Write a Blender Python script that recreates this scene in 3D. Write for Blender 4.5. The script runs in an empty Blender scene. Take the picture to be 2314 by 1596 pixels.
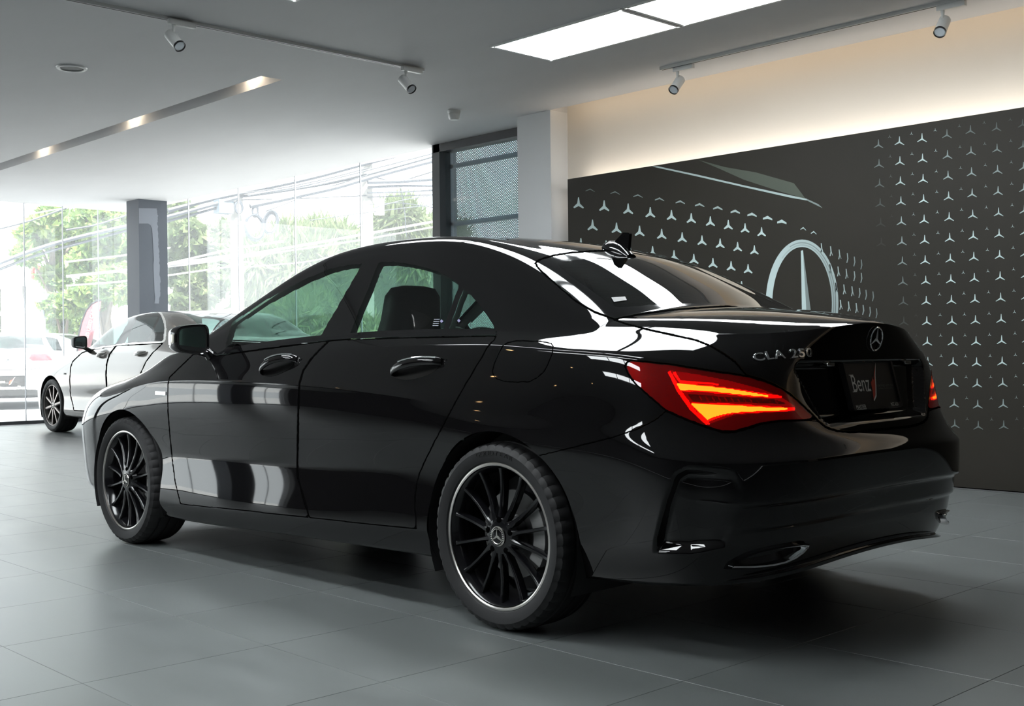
import bpy, bmesh, math, random
import numpy as np
from mathutils import Vector, Matrix
from mathutils.bvhtree import BVHTree

# ------------------------------------------------------------------ camera, world, sun, exposure
SC = bpy.context.scene
COL = SC.collection
IMG_W, IMG_H = 2314.0, 1596.0
CAM_F = 2657.86                      # focal length in photo pixels
CAM_YAW, CAM_PITCH, CAM_ROLL, CAM_Z = 0.7599, -0.0001, -0.0107, 0.9339


def cam_axes():
    a, p, r = CAM_YAW, CAM_PITCH, CAM_ROLL
    fwd = np.array([math.sin(a) * math.cos(p), math.cos(a) * math.cos(p), math.sin(p)])
    right = np.array([math.cos(a), -math.sin(a), 0.0])
    up = np.cross(right, fwd)
    return (math.cos(r) * right + math.sin(r) * up, -math.sin(r) * right + math.cos(r) * up, fwd)


RT, UP, FW = cam_axes()
CAM = np.array([0.0, 0.0, CAM_Z])
cam_data = bpy.data.cameras.new('camera')
cam_data.sensor_width = 36.0
cam_data.lens = CAM_F / IMG_W * 36.0
cam_data.clip_end = 400
cam_obj = bpy.data.objects.new('camera', cam_data)
COL.objects.link(cam_obj)
M = Matrix.Identity(4)
for i in range(3):
    M[i][0], M[i][1], M[i][2], M[i][3] = RT[i], UP[i], -FW[i], CAM[i]
cam_obj.matrix_world = M
SC.camera = cam_obj

world = bpy.data.worlds.new('sky')
SC.world = world
world.use_nodes = True
wn = world.node_tree.nodes
wn['Background'].inputs[0].default_value = (0.93, 0.97, 1.0, 1)
wn['Background'].inputs[1].default_value = 5.0

sun_data = bpy.data.lights.new('sun', 'SUN')
sun_data.energy = 26.0
sun_data.angle = 0.01
sun_data.color = (1.0, 0.96, 0.88)
sun = bpy.data.objects.new('sun', sun_data)
COL.objects.link(sun)
sun.rotation_euler = (math.radians(38), 0, math.radians(-20))   # from behind the building, high

SC.view_settings.view_transform = 'Standard'
SC.view_settings.look = 'None'
SC.view_settings.gamma = 1.0
SC.view_settings.use_curve_mapping = False
SC.view_settings.exposure = 0.0
SC.cycles.max_bounces = 10
SC.cycles.transparent_max_bounces = 24
SC.cycles.sample_clamp_indirect = 6.0


# ------------------------------------------------------------------ photo pixel <-> room
def ray(px):
    return FW + RT * (px[0] - IMG_W / 2) / CAM_F - UP * (px[1] - IMG_H / 2) / CAM_F


def on_z(px, z):
    d = ray(px)
    return CAM + d * (z - CAM_Z) / d[2]


def on_x(px, x):
    d = ray(px)
    return CAM + d * x / d[0]


def on_y(px, y):
    d = ray(px)
    return CAM + d * y / d[1]


def project(P):
    d = np.asarray(P, float) - CAM
    z = d @ FW
    zs = np.where(z > 0.05, z, 0.05)
    return np.stack([IMG_W / 2 + CAM_F * (d @ RT) / zs, IMG_H / 2 - CAM_F * (d @ UP) / zs], -1), z


# ------------------------------------------------------------------ materials
MATS = {}


def mat(name, color=(0.5, 0.5, 0.5), rough=0.5, metal=0.0, spec=0.5, coat=0.0, emit=None, emit_s=0.0, ior=1.5, noise=None, bump=None):
    if name in MATS:
        return MATS[name]
    m = bpy.data.materials.new(name)
    m.use_nodes = True
    nt = m.node_tree
    b = nt.nodes['Principled BSDF']
    b.inputs['Base Color'].default_value = (*color, 1)
    b.inputs['Roughness'].default_value = rough
    b.inputs['Metallic'].default_value = metal
    b.inputs['IOR'].default_value = ior
    b.inputs['Specular IOR Level'].default_value = spec
    b.inputs['Coat Weight'].default_value = coat
    b.inputs['Coat Roughness'].default_value = 0.02
    if emit:
        b.inputs['Emission Color'].default_value = (*emit, 1)
        b.inputs['Emission Strength'].default_value = emit_s
    if noise:                       # (scale, amount of lightness change, stretch)
        tc = nt.nodes.new('ShaderNodeTexCoord')
        mp = nt.nodes.new('ShaderNodeMapping')
        mp.inputs['Scale'].default_value = noise[2] if len(noise) > 2 else (1, 1, 1)
        nz = nt.nodes.new('ShaderNodeTexNoise')
        nz.inputs['Scale'].default_value = noise[0]
        nz.inputs['Detail'].default_value = 6
        nt.links.new(tc.outputs['Object'], mp.inputs[0])
        nt.links.new(mp.outputs[0], nz.inputs['Vector'])
        cr = nt.nodes.new('ShaderNodeValToRGB')
        a = noise[1]
        cr.color_ramp.elements[0].position, cr.color_ramp.elements[1].position = 0.3, 0.7
        cr.color_ramp.elements[0].color = (*[c * (1 - a) for c in color], 1)
        cr.color_ramp.elements[1].color = (*[min(1, c * (1 + a)) for c in color], 1)
        nt.links.new(nz.outputs['Fac'], cr.inputs[0])
        nt.links.new(cr.outputs[0], b.inputs['Base Color'])
        if bump:
            bp = nt.nodes.new('ShaderNodeBump')
            bp.inputs['Strength'].default_value = bump
            bp.inputs['Distance'].default_value = 0.01
            nt.links.new(nz.outputs['Fac'], bp.inputs['Height'])
            nt.links.new(bp.outputs[0], b.inputs['Normal'])
    MATS[name] = m
    return m


def glass_mat(name, tint, ior=1.5, rough=0.0, glare_haze=0.0):
    """thin sheet: clear (tinted) with a Fresnel mirror on top, so that daylight passes straight through"""
    if name in MATS:
        return MATS[name]
    m = bpy.data.materials.new(name)
    m.use_nodes = True
    nt = m.node_tree
    nt.nodes.remove(nt.nodes['Principled BSDF'])
    out = nt.nodes['Material Output']
    tr = nt.nodes.new('ShaderNodeBsdfTransparent')
    tr.inputs[0].default_value = (*tint, 1)
    gl = nt.nodes.new('ShaderNodeBsdfGlossy')
    gl.inputs['Roughness'].default_value = rough
    fr = nt.nodes.new('ShaderNodeFresnel')
    fr.inputs[0].default_value = ior
    geo = nt.nodes.new('ShaderNodeNewGeometry')
    mixn = nt.nodes.new('ShaderNodeMix')
    mixn.data_type = 'FLOAT'
    # back faces would read as total reflection: use the same ior on both sides
    lw = nt.nodes.new('ShaderNodeLayerWeight')
    lw.inputs[0].default_value = 0.35
    pw = nt.nodes.new('ShaderNodeMath'); pw.operation = 'MULTIPLY'; pw.inputs[1].default_value = 1.0
    mp = nt.nodes.new('ShaderNodeMapRange')
    f0 = ((ior - 1) / (ior + 1)) ** 2
    mp.inputs[3].default_value = f0 * 1.6
    mp.inputs[4].default_value = 1.0
    fp = nt.nodes.new('ShaderNodeMath'); fp.operation = 'POWER'; fp.inputs[1].default_value = 4.6
    lw.inputs[0].default_value = 0.5
    nt.links.new(lw.outputs['Facing'], fp.inputs[0])
    nt.links.new(fp.outputs[0], mp.inputs[0])
    for n in (fr, geo, mixn, pw):
        nt.nodes.remove(n)
    mx = nt.nodes.new('ShaderNodeMixShader')
    nt.links.new(mp.outputs[0], mx.inputs[0])
    nt.links.new(tr.outputs[0], mx.inputs[1])
    nt.links.new(gl.outputs[0], mx.inputs[2])
    last = mx
    if glare_haze > 0:  # pale diffuse veil mixed in to imitate glare over the outside view
        df = nt.nodes.new('ShaderNodeBsdfDiffuse')
        df.inputs[0].default_value = (0.8, 0.82, 0.84, 1)
        tl = nt.nodes.new('ShaderNodeBsdfTranslucent')
        tl.inputs[0].default_value = (0.8, 0.82, 0.84, 1)
        ad = nt.nodes.new('ShaderNodeMixShader'); ad.inputs[0].default_value = 0.5
        nt.links.new(df.outputs[0], ad.inputs[1]); nt.links.new(tl.outputs[0], ad.inputs[2])
        m2 = nt.nodes.new('ShaderNodeMixShader'); m2.inputs[0].default_value = glare_haze
        nt.links.new(mx.outputs[0], m2.inputs[1]); nt.links.new(ad.outputs[0], m2.inputs[2])
        last = m2
    nt.links.new(last.outputs[0], out.inputs[0])
    MATS[name] = m
    return m


# ------------------------------------------------------------------ objects
def tag(o, label=None, cat=None, group=None, kind=None):
    if label: o['label'] = label
    if cat: o['category'] = cat
    if group: o['group'] = group
    if kind: o['kind'] = kind
    return o


def empty(name, loc=(0, 0, 0), rz=0.0, parent=None):
    o = bpy.data.objects.new(name, None)
    o.empty_display_size = 0.1
    o.location = loc
    o.rotation_euler = (0, 0, rz)
    COL.objects.link(o)
    if parent: o.parent = parent
    return o


def link(name, me, material=None, parent=None, loc=None, rot=None):
    o = bpy.data.objects.new(name, me)
    COL.objects.link(o)
    if material is not None and len(me.materials) == 0:
        me.materials.append(material)
    if parent: o.parent = parent
    if loc is not None: o.location = loc
    if rot is not None: o.rotation_euler = rot
    return o


class MB:
    """collects shapes into one mesh"""
    def __init__(self):
        self.v, self.f, self.s = [], [], []

    def add(self, vs, fs, smooth=False):
        n = len(self.v)
        self.v += [tuple(map(float, p)) for p in vs]
        self.f += [tuple(i + n for i in f) for f in fs]
        self.s += [smooth] * len(fs)
        return self

    def box(self, x0, x1, y0, y1, z0, z1, b=0.0, rot=None, at=None):
        if b <= 0:
            vs = [(x, y, z) for x in (x0, x1) for y in (y0, y1) for z in (z0, z1)]
            fs = [(0, 1, 3, 2), (4, 6, 7, 5), (0, 4, 5, 1), (2, 3, 7, 6), (0, 2, 6, 4), (1, 5, 7, 3)]
        else:
            bm = bmesh.new()
            bmesh.ops.create_cube(bm, size=1)
            for v in bm.verts:
                v.co = Vector(((x0 + x1) / 2 + v.co.x * (x1 - x0), (y0 + y1) / 2 + v.co.y * (y1 - y0), (z0 + z1) / 2 + v.co.z * (z1 - z0)))
            bmesh.ops.bevel(bm, geom=bm.edges[:], offset=b, segments=2, profile=0.6, affect='EDGES')
            bm.verts.index_update()
            vs = [tuple(v.co) for v in bm.verts]
            fs = [tuple(v.index for v in f.verts) for f in bm.faces]
            bm.free()
        if rot is not None:
            vs = [tuple(rot @ Vector(p)) for p in vs]
        if at is not None:
            vs = [(p[0] + at[0], p[1] + at[1], p[2] + at[2]) for p in vs]
        return self.add(vs, fs, b > 0)

    def tube(self, pts, r, n=8, caps=True, closed=False):
        pts = [np.array(p, float) for p in pts]
        rs = r if hasattr(r, '__len__') else [r] * len(pts)
        base = len(self.v)
        m = len(pts)
        prev = None
        vs = []
        for i, p in enumerate(pts):
            if closed:
                t = pts[(i + 1) % m] - pts[(i - 1) % m]
            else:
                t = pts[min(i + 1, m - 1)] - pts[max(i - 1, 0)]
            t = t / (np.linalg.norm(t) + 1e-12)
            if prev is None:
                ref = np.array([0, 0, 1.0]) if abs(t[2]) < 0.9 else np.array([1.0, 0, 0])
                u = np.cross(t, ref)
            else:
                u = prev - t * (prev @ t)
            u = u / (np.linalg.norm(u) + 1e-12)
            prev = u
            w = np.cross(t, u)
            for k in range(n):
                a = 2 * math.pi * k / n
                vs.append(p + rs[i] * (math.cos(a) * u + math.sin(a) * w))
        fs = []
        for i in range(m if closed else m - 1):
            j = (i + 1) % m
            for k in range(n):
                k2 = (k + 1) % n
                fs.append((i * n + k, i * n + k2, j * n + k2, j * n + k))
        if caps and not closed:
            fs.append(tuple(range(n - 1, -1, -1)))
            fs.append(tuple((m - 1) * n + k for k in range(n)))
        return self.add(vs, fs, True)

    def lathe(self, prof, n=48, axis='y', at=(0, 0, 0), closed=False, wob=None):
        """prof: list of (r, h) with h along the axis"""
        vs = []
        for (r, h) in prof:
            for k in range(n):
                a = 2 * math.pi * k / n
                rr = r
                c, s = rr * math.cos(a), rr * math.sin(a)
                p = {'y': (c, h, s), 'z': (c, s, h), 'x': (h, c, s)}[axis]
                vs.append((p[0] + at[0], p[1] + at[1], p[2] + at[2]))
        fs = []
        m = len(prof)
        for i in range(m if closed else m - 1):
            j = (i + 1) % m
            for k in range(n):
                k2 = (k + 1) % n
                f = (i * n + k, j * n + k, j * n + k2, i * n + k2)
                fs.append(f)
        return self.add(vs, fs, True)

    def prism(self, pts2, fn0, fn1):
        """closed outline pts2 -> bottom fn0(p), top fn1(p)"""
        n = len(pts2)
        vs = [fn0(p) for p in pts2] + [fn1(p) for p in pts2]
        fs = [tuple(range(n - 1, -1, -1)), tuple(range(n, 2 * n))]
        fs += [(i, (i + 1) % n, n + (i + 1) % n, n + i) for i in range(n)]
        return self.add(vs, fs)

    def mesh(self, name, sharp=None):
        me = bpy.data.meshes.new(name)
        me.from_pydata(self.v, [], self.f)
        me.polygons.foreach_set('use_smooth', np.array(self.s, dtype=bool))
        bm = bmesh.new(); bm.from_mesh(me)
        bmesh.ops.recalc_face_normals(bm, faces=bm.faces[:])
        bm.to_mesh(me); bm.free()
        if sharp:
            me.set_sharp_from_angle(angle=math.radians(sharp))
        me.update()
        return me

    def build(self, name, material, parent=None, loc=None, rot=None, sharp=35):
        return link(name, self.mesh(name, sharp), material, parent, loc, rot)


def text_mesh(txt, size=1.0, extrude=0.0, bevel=0.0, align='CENTER', sx=1.0, space=1.0, shear=0.0, offset=0.0):
    cu = bpy.data.curves.new('txt', 'FONT')
    cu.body = txt
    cu.size = size
    cu.extrude = extrude
    cu.bevel_depth = bevel
    cu.bevel_resolution = 1
    cu.align_x = align
    cu.align_y = 'CENTER'
    cu.space_character = space
    cu.shear = shear
    cu.offset = offset
    o = bpy.data.objects.new('txt', cu)
    COL.objects.link(o)
    dg = bpy.context.evaluated_depsgraph_get()
    me = bpy.data.meshes.new_from_object(o.evaluated_get(dg))
    bpy.data.objects.remove(o)
    bpy.data.curves.remove(cu)
    me.materials.clear()
    if sx != 1.0:
        for v in me.vertices:
            v.co.x *= sx
    return me


def join_meshes(name, items):
    """items: (mesh, 4x4 matrix) -> one mesh"""
    bm = bmesh.new()
    for me, mx in items:
        n0 = len(bm.verts)
        bm.from_mesh(me)
        bm.verts.ensure_lookup_table()
        for v in bm.verts[n0:]:
            v.co = mx @ v.co
    me = bpy.data.meshes.new(name)
    bm.to_mesh(me); bm.free()
    return me


def frame_matrix(o, xa, ya, za):
    m = Matrix.Identity(4)
    for i in range(3):
        m[i][0], m[i][1], m[i][2], m[i][3] = xa[i], ya[i], za[i], o[i]
    return m


def star_outline(R=1.0, r=0.17, tip=0.03):
    """three-pointed star outline in 2D, pointing up"""
    pts = []
    for k in range(3):
        a = math.pi / 2 + k * 2 * math.pi / 3
        d = np.array([math.cos(a), math.sin(a)]); n = np.array([-d[1], d[0]])
        b = a + math.pi / 3
        pts += [tuple(d * R - n * tip * R), tuple(d * R + n * tip * R), (r * math.cos(b), r * math.sin(b))]
    return pts


# ------------------------------------------------------------------ the room
H = 3.12                              # ceiling height
WALL_X, BOARD_X, COLUMN_X, GLASS_X = 7.79, 7.59, 7.567, 8.0
FRONT_Y, BACK_Y, LEFT_X = 16.75, -6.0, -9.0
COL_Y0, COL_Y1 = 7.43, 7.86
TILE, TILE_X0, TILE_Y0 = 0.607, 1.4213 - 10 * 0.607, 5.1179 - 19 * 0.607


def world_noise_mat(name, color, rough, amount, scale, stretch=(1, 1, 1), rough_var=0.0, per_object=0.0, spec=0.5, fine=0.0):
    m = mat(name, color, rough, spec=spec)
    nt = m.node_tree
    b = nt.nodes['Principled BSDF']
    geo = nt.nodes.new('ShaderNodeNewGeometry')
    mp = nt.nodes.new('ShaderNodeMapping'); mp.inputs['Scale'].default_value = stretch
    nz = nt.nodes.new('ShaderNodeTexNoise'); nz.inputs['Scale'].default_value = scale; nz.inputs['Detail'].default_value = 8; nz.inputs['Roughness'].default_value = 0.62
    nt.links.new(geo.outputs['Position'], mp.inputs[0]); nt.links.new(mp.outputs[0], nz.inputs['Vector'])
    mr = nt.nodes.new('ShaderNodeMapRange')
    mr.inputs[1].default_value, mr.inputs[2].default_value = 0.3, 0.7
    mr.inputs[3].default_value, mr.inputs[4].default_value = 1 - amount, 1 + amount
    nt.links.new(nz.outputs['Fac'], mr.inputs[0])
    val = mr.outputs[0]
    if per_object:
        oi = nt.nodes.new('ShaderNodeObjectInfo')
        m2 = nt.nodes.new('ShaderNodeMapRange')
        m2.inputs[3].default_value, m2.inputs[4].default_value = 1 - per_object, 1 + per_object
        nt.links.new(oi.outputs['Random'], m2.inputs[0])
        mu = nt.nodes.new('ShaderNodeMath'); mu.operation = 'MULTIPLY'
        nt.links.new(val, mu.inputs[0]); nt.links.new(m2.outputs[0], mu.inputs[1])
        val = mu.outputs[0]
    vm = nt.nodes.new('ShaderNodeVectorMath'); vm.operation = 'SCALE'
    vm.inputs[0].default_value = color
    nt.links.new(val, vm.inputs['Scale'])
    nt.links.new(vm.outputs[0], b.inputs['Base Color'])
    if rough_var:
        m3 = nt.nodes.new('ShaderNodeMapRange')
        m3.inputs[1].default_value, m3.inputs[2].default_value = 0.3, 0.7
        m3.inputs[3].default_value, m3.inputs[4].default_value = rough - rough_var, rough + rough_var
        nt.links.new(nz.outputs['Fac'], m3.inputs[0]); nt.links.new(m3.outputs[0], b.inputs['Roughness'])
    if fine:
        bp = nt.nodes.new('ShaderNodeBump'); bp.inputs['Strength'].default_value = fine; bp.inputs['Distance'].default_value = 0.004
        nt.links.new(nz.outputs['Fac'], bp.inputs['Height']); nt.links.new(bp.outputs[0], b.inputs['Normal'])
    return m


M_TILE = world_noise_mat('grey floor tile', (0.122, 0.133, 0.132), 0.34, 0.13, 2.2, (3.0, 1, 1), 0.025, 0.03, 0.7, 0.0)
M_GROUT = mat('grey tile joint', (0.085, 0.09, 0.09), 0.8)
M_CEIL = world_noise_mat('grey white ceiling paint', (0.60, 0.60, 0.61), 0.75, 0.035, 0.7, (1.5, 0.6, 1))
M_WALL = mat('cream wall paint', (0.72, 0.67, 0.60), 0.7)
M_COLUMN = mat('white column paint', (0.68, 0.69, 0.70), 0.7)
M_DARKWALL = mat('dark grey wall', (0.10, 0.10, 0.105), 0.7)
M_FRAME = mat('dark grey aluminium', (0.035, 0.037, 0.042), 0.45)
M_WHITE = mat('white enamel', (0.78, 0.78, 0.77), 0.35)
M_CHROME = mat('polished chrome', (0.85, 0.86, 0.87), 0.06, 1.0)
M_BLACK = mat('matt black plastic', (0.012, 0.012, 0.013), 0.5)
M_PANE = glass_mat('clear shop glass', (0.95, 0.97, 0.965), 1.45, 0.0, 0.10)  # with a glare veil mixed into the panes


def struct(o):
    o['kind'] = 'structure'
    return o


# floor: joint bed plus real tiles; the ones that show largest are pieces of their own
floor = struct(MB().box(LEFT_X, GLASS_X, BACK_Y, FRONT_Y, -0.12, -0.003).build('floor', M_GROUT))
mb = MB()
h, e = TILE / 2 - 0.0007, TILE / 2 - 0.0016
ring = lambda s, z: [(-s, -s, z), (s, -s, z), (s, s, z), (-s, s, z)]
mb.add(ring(h, -0.010) + ring(h, -0.0012) + ring(e, 0.0), [(8, 9, 10, 11)] + [(a + k, a + (k + 1) % 4, a + 4 + (k + 1) % 4, a + 4 + k) for a in (0, 4) for k in range(4)])
tile_me = mb.mesh('floor_tile')
tile_me.materials.append(M_TILE)
cells = []
for i in range(-30, 30):
    for j in range(-30, 40):
        cx_, cy_ = TILE_X0 + (i + 0.5) * TILE, TILE_Y0 + (j + 0.5) * TILE
        if cx_ - TILE / 2 < LEFT_X or cx_ + TILE / 2 > GLASS_X + 0.05 or cy_ - TILE / 2 < BACK_Y or cy_ + TILE / 2 > FRONT_Y + 0.2:
            continue
        pp, zz = project(np.array([[cx_, cy_, 0.0]]))
        vis = zz[0] > 0.3 and -250 < pp[0, 0] < IMG_W + 250 and pp[0, 1] < IMG_H + 350
        cells.append((0 if vis else 1, zz[0] if vis else 1e3, cx_, cy_))
cells.sort()
rest = MB()
for k, (v_, d_, x_, y_) in enumerate(cells):
    if k < 290 and v_ == 0:
        o = bpy.data.objects.new('floor_tile', tile_me)
        o.location = (x_, y_, 0)
        o.parent = floor
        COL.objects.link(o)
    else:
        n0 = [(p.co.x + x_, p.co.y + y_, p.co.z) for p in tile_me.vertices]
        rest.add(n0, [tuple(p.vertices) for p in tile_me.polygons])
far = rest.build('far_floor_tiles', M_TILE, floor)
far['kind'] = 'stuff'

# ceiling with the light slot and the wall pocket left open
S_X0, S_X1, S_Y0, S_Y1 = 4.93, 5.125, 8.0, 15.2
mb = MB()
T = 0.32
mb.box(LEFT_X, S_X0, BACK_Y, FRONT_Y + 0.1, H, H + T)
mb.box(S_X0, S_X1, BACK_Y, S_Y0, H, H + T)
mb.box(S_X0, S_X1, S_Y1, FRONT_Y + 0.1, H, H + T)
mb.box(S_X1, COLUMN_X, BACK_Y, FRONT_Y + 0.1, H, H + T)
mb.box(COLUMN_X, GLASS_X + 0.08, COL_Y0, FRONT_Y + 0.1, H, H + T)
mb.box(COLUMN_X, WALL_X + 0.05, BACK_Y, COL_Y0, H + 0.06, H + T)
mb.box(S_X0 - 0.1, S_X1 + 0.1, S_Y0 - 0.1, S_Y1 + 0.1, H + T, H + T + 0.05)
ceiling = struct(mb.build('ceiling', M_CEIL))
roof = struct(MB().box(LEFT_X - 0.4, GLASS_X + 0.3, BACK_Y - 0.4, FRONT_Y + 0.45, H + T + 0.06, H + T + 0.4).build('roof', M_DARKWALL))

wall_right = struct(MB().box(WALL_X, WALL_X + 0.3, BACK_Y, COL_Y0 + 0.03, 0, H + T).build('wall_right', M_WALL))
wall_back = struct(MB().box(LEFT_X, WALL_X + 0.3, BACK_Y - 0.25, BACK_Y, 0, H + T).build('wall_back', M_DARKWALL))
wall_left = struct(MB().box(LEFT_X - 0.25, LEFT_X, BACK_Y, FRONT_Y, 0, H + T).build('wall_left', M_DARKWALL))
wall_front = struct(MB().box(LEFT_X, -5.9, FRONT_Y - 0.1, FRONT_Y + 0.15, 0, H + T).build('wall_front', M_DARKWALL))
col1 = struct(MB().box(COLUMN_X, GLASS_X + 0.06, COL_Y0, COL_Y1, 0, H).build('wall_column', M_COLUMN))
struct(MB().box(WALL_X, GLASS_X + 0.3, COL_Y0 + 0.02, COL_Y0 + 0.05, 0, H + T).build('wall_return', M_WALL))

# warm strip tucked into the wall pocket, facing the wall
M_WARM = mat('warm led strip', (0.9, 0.8, 0.6), 0.5, emit=(1.0, 0.78, 0.54), emit_s=3.6)
M_WARM2 = mat('warm white led strip', (0.9, 0.85, 0.75), 0.5, emit=(1.0, 0.91, 0.79), emit_s=13.0)
o = MB().box(COLUMN_X + 0.002, COLUMN_X + 0.006, BACK_Y + 0.1, COL_Y0 - 0.05, H + 0.012, H + 0.05).build('pocket_light_strip', M_WARM)
tag(o, 'warm light strip hidden in the ceiling pocket above the mural wall', 'light strip')

# dark pillar with touched-up paint, near the corner of the two glass fronts
PX0, PX1, PY0, PY1 = 7.475, 7.90, 15.33, 15.70
pillar = struct(MB().box(PX0, PX1, PY0, PY1, 0, H).build('pillar', mat('blue grey pillar paint', (0.075, 0.085, 0.105), 0.6)))
M_PATCH = mat('pale touch up paint', (0.19, 0.205, 0.24), 0.6)


def on_pillar(px):
    p = on_y(px, PY0)
    return (min(max(p[0], PX0 + 0.002), PX1), PY0 - 0.003, p[2])


rng = random.Random(4)
c6 = lambda x, y: (240 + x * 0.1754, 430 + y * 0.1754)
left_edge = [(418, 232), (418, 300), (418, 370), (418, 430)]
inner = [(480, 430), (540, 430), (570, 450), (590, 500), (598, 640), (606, 780), (614, 900), (606, 960), (612, 1120), (620, 1300), (630, 1380), (620, 1460)]
outer = [(682, 1460), (690, 1360), (700, 1240), (690, 1120), (684, 960), (684, 840), (668, 700), (668, 560), (662, 420), (664, 330), (650, 236)]
wob = []
for (a, b) in zip(outer[:-1], outer[1:]):
    for t in np.linspace(0, 1, 7)[:-1]:
        wob.append((a[0] + (b[0] - a[0]) * t + rng.uniform(-7, 7), a[1] + (b[1] - a[1]) * t))
outl = [c6(*p) for p in left_edge + inner + wob + [(650, 236)]]
pts = [on_pillar(p) for p in outl]
mb = MB(); mb.add(pts, [tuple(range(len(pts)))])
mb.add([(p[0], p[1] + 0.004, p[2]) for p in pts], [tuple(range(len(pts)))])
mb.build('paint_patch', M_PATCH, pillar)

# side glass front (panes with butt joints) and front glass
joints = [9.45, 10.90, 12.24, 13.57, 14.90, 16.23]


def pane_set(name, spans, axis, at, frame_mb):
    root = struct(frame_mb.build(name, M_FRAME))
    for (a, b) in spans:
        p = MB()
        if axis == 'x':
            p.box(at - 0.005, at + 0.005, a + 0.004, b - 0.004, 0.05, H - 0.002)
        else:
            p.box(a + 0.004, b - 0.004, at - 0.005, at + 0.005, 0.05, H - 0.002)
        p.build('pane', M_PANE, root)
    for (a, b) in spans[:-1]:
        p = MB()
        if axis == 'x':
            p.box(at - 0.008, at + 0.008, b - 0.006, b + 0.006, 0.05, H)
        else:
            p.box(b - 0.006, b + 0.006, at - 0.008, at + 0.008, 0.05, H)
        p.build('joint', mat('pale silicone joint', (0.62, 0.64, 0.68), 0.5), root)
    return root


fr = MB(); fr.box(GLASS_X - 0.03, GLASS_X + 0.03, 9.5, FRONT_Y, 0, 0.05)
pane_set('window_2', list(zip([9.50] + joints[1:], joints[1:] + [FRONT_Y])), 'x', GLASS_X, fr)
fx = [7.53 - 1.33 * k for k in range(0, 10)]
xs = [GLASS_X] + [7.53, 7.0 - 0.0, 6.45] + [6.45 - 1.33 * k for k in range(1, 10)] + [-5.9]
xs = sorted(set(round(v, 3) for v in xs if v >= -5.9))
fr = MB(); fr.box(-5.9, GLASS_X, FRONT_Y - 0.03, FRONT_Y + 0.03, 0, 0.05)
pane_set('window_3', list(zip(xs[:-1], xs[1:])), 'y', FRONT_Y, fr)
for k, x_ in enumerate((-4.6, -0.6, 3.0)):
    struct(MB().box(x_ - 0.2, x_ + 0.2, FRONT_Y - 0.75, FRONT_Y - 0.35, 0, H).build('front_pillar', MATS['blue grey pillar paint']))

# side window with the perforated screen behind it
WY0, WY1 = COL_Y1, 9.48
fr = MB()
fr.box(GLASS_X - 0.10, GLASS_X + 0.05, WY0, WY1, H - 0.085, H - 0.002)
fr.box(GLASS_X - 0.10, GLASS_X + 0.05, WY1 - 0.10, WY1 + 0.02, 0, H - 0.002)
fr.box(GLASS_X - 0.10, GLASS_X + 0.05, WY0, WY1, 0, 0.08)
w1 = struct(fr.build('window_1', M_FRAME))
MB().box(GLASS_X - 0.02, GLASS_X - 0.012, WY0, WY1 - 0.1, 0.08, H - 0.085).build('pane', glass_mat('side window glass', (0.86, 0.93, 0.94), 1.5), w1)


def perforated():
    m = bpy.data.materials.new('perforated metal sheet')
    m.use_nodes = True
    nt = m.node_tree
    b = nt.nodes['Principled BSDF']
    b.inputs['Base Color'].default_value = (0.16, 0.19, 0.21, 1)
    b.inputs['Roughness'].default_value = 0.5
    geo = nt.nodes.new('ShaderNodeNewGeometry')
    sep = nt.nodes.new('ShaderNodeSeparateXYZ')
    nt.links.new(geo.outputs['Position'], sep.inputs[0])

    def mth(op, a, bb=None, c=None):
        n = nt.nodes.new('ShaderNodeMath'); n.operation = op
        for i, v in enumerate((a, bb, c)):
            if v is None: continue
            if isinstance(v, (int, float)): n.inputs[i].default_value = v
            else: nt.links.new(v, n.inputs[i])
        return n.outputs[0]
    P = 0.0262
    y_, z_ = mth('DIVIDE', sep.outputs['Y'], P), mth('DIVIDE', sep.outputs['Z'], P)
    dist = []
    for off in (0.0, 0.5):
        fy = mth('SUBTRACT', mth('FRACT', mth('ADD', y_, off)), 0.5)
        fz = mth('SUBTRACT', mth('FRACT', mth('ADD', z_, off)), 0.5)
        dist.append(mth('SQRT', mth('ADD', mth('MULTIPLY', fy, fy), mth('MULTIPLY', fz, fz))))
    hole = mth('LESS_THAN', mth('MINIMUM', dist[0], dist[1]), 0.15)
    tr = nt.nodes.new('ShaderNodeBsdfTransparent')
    mx = nt.nodes.new('ShaderNodeMixShader')
    nt.links.new(hole, mx.inputs[0]); nt.links.new(b.outputs[0], mx.inputs[1]); nt.links.new(tr.outputs[0], mx.inputs[2])
    nt.links.new(mx.outputs[0], nt.nodes['Material Output'].inputs[0])
    return m


scr = MB(); scr.box(GLASS_X + 0.14, GLASS_X + 0.142, WY0 - 0.3, WY1 - 0.02, 0, H + 0.1)
screen = scr.build('perforated_screen', perforated())
tag(screen, 'perforated metal sheet outside the side window next to the white column', 'metal screen')
M_RAIL = mat('grey blue screen rail', (0.13, 0.17, 0.21), 0.5)
for py in (378, 512):
    zc = on_x((1090, py - 14), GLASS_X + 0.11)[2]
    MB().box(GLASS_X + 0.10, GLASS_X + 0.14, WY0 - 0.3, WY1 - 0.02, zc - 0.022, zc + 0.022).build('screen_rail', M_RAIL, screen)
MB().box(GLASS_X + 0.10, GLASS_X + 0.14, WY1 - 0.09, WY1 - 0.03, 0, H + 0.1).build('screen_post', M_RAIL, screen)

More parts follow.
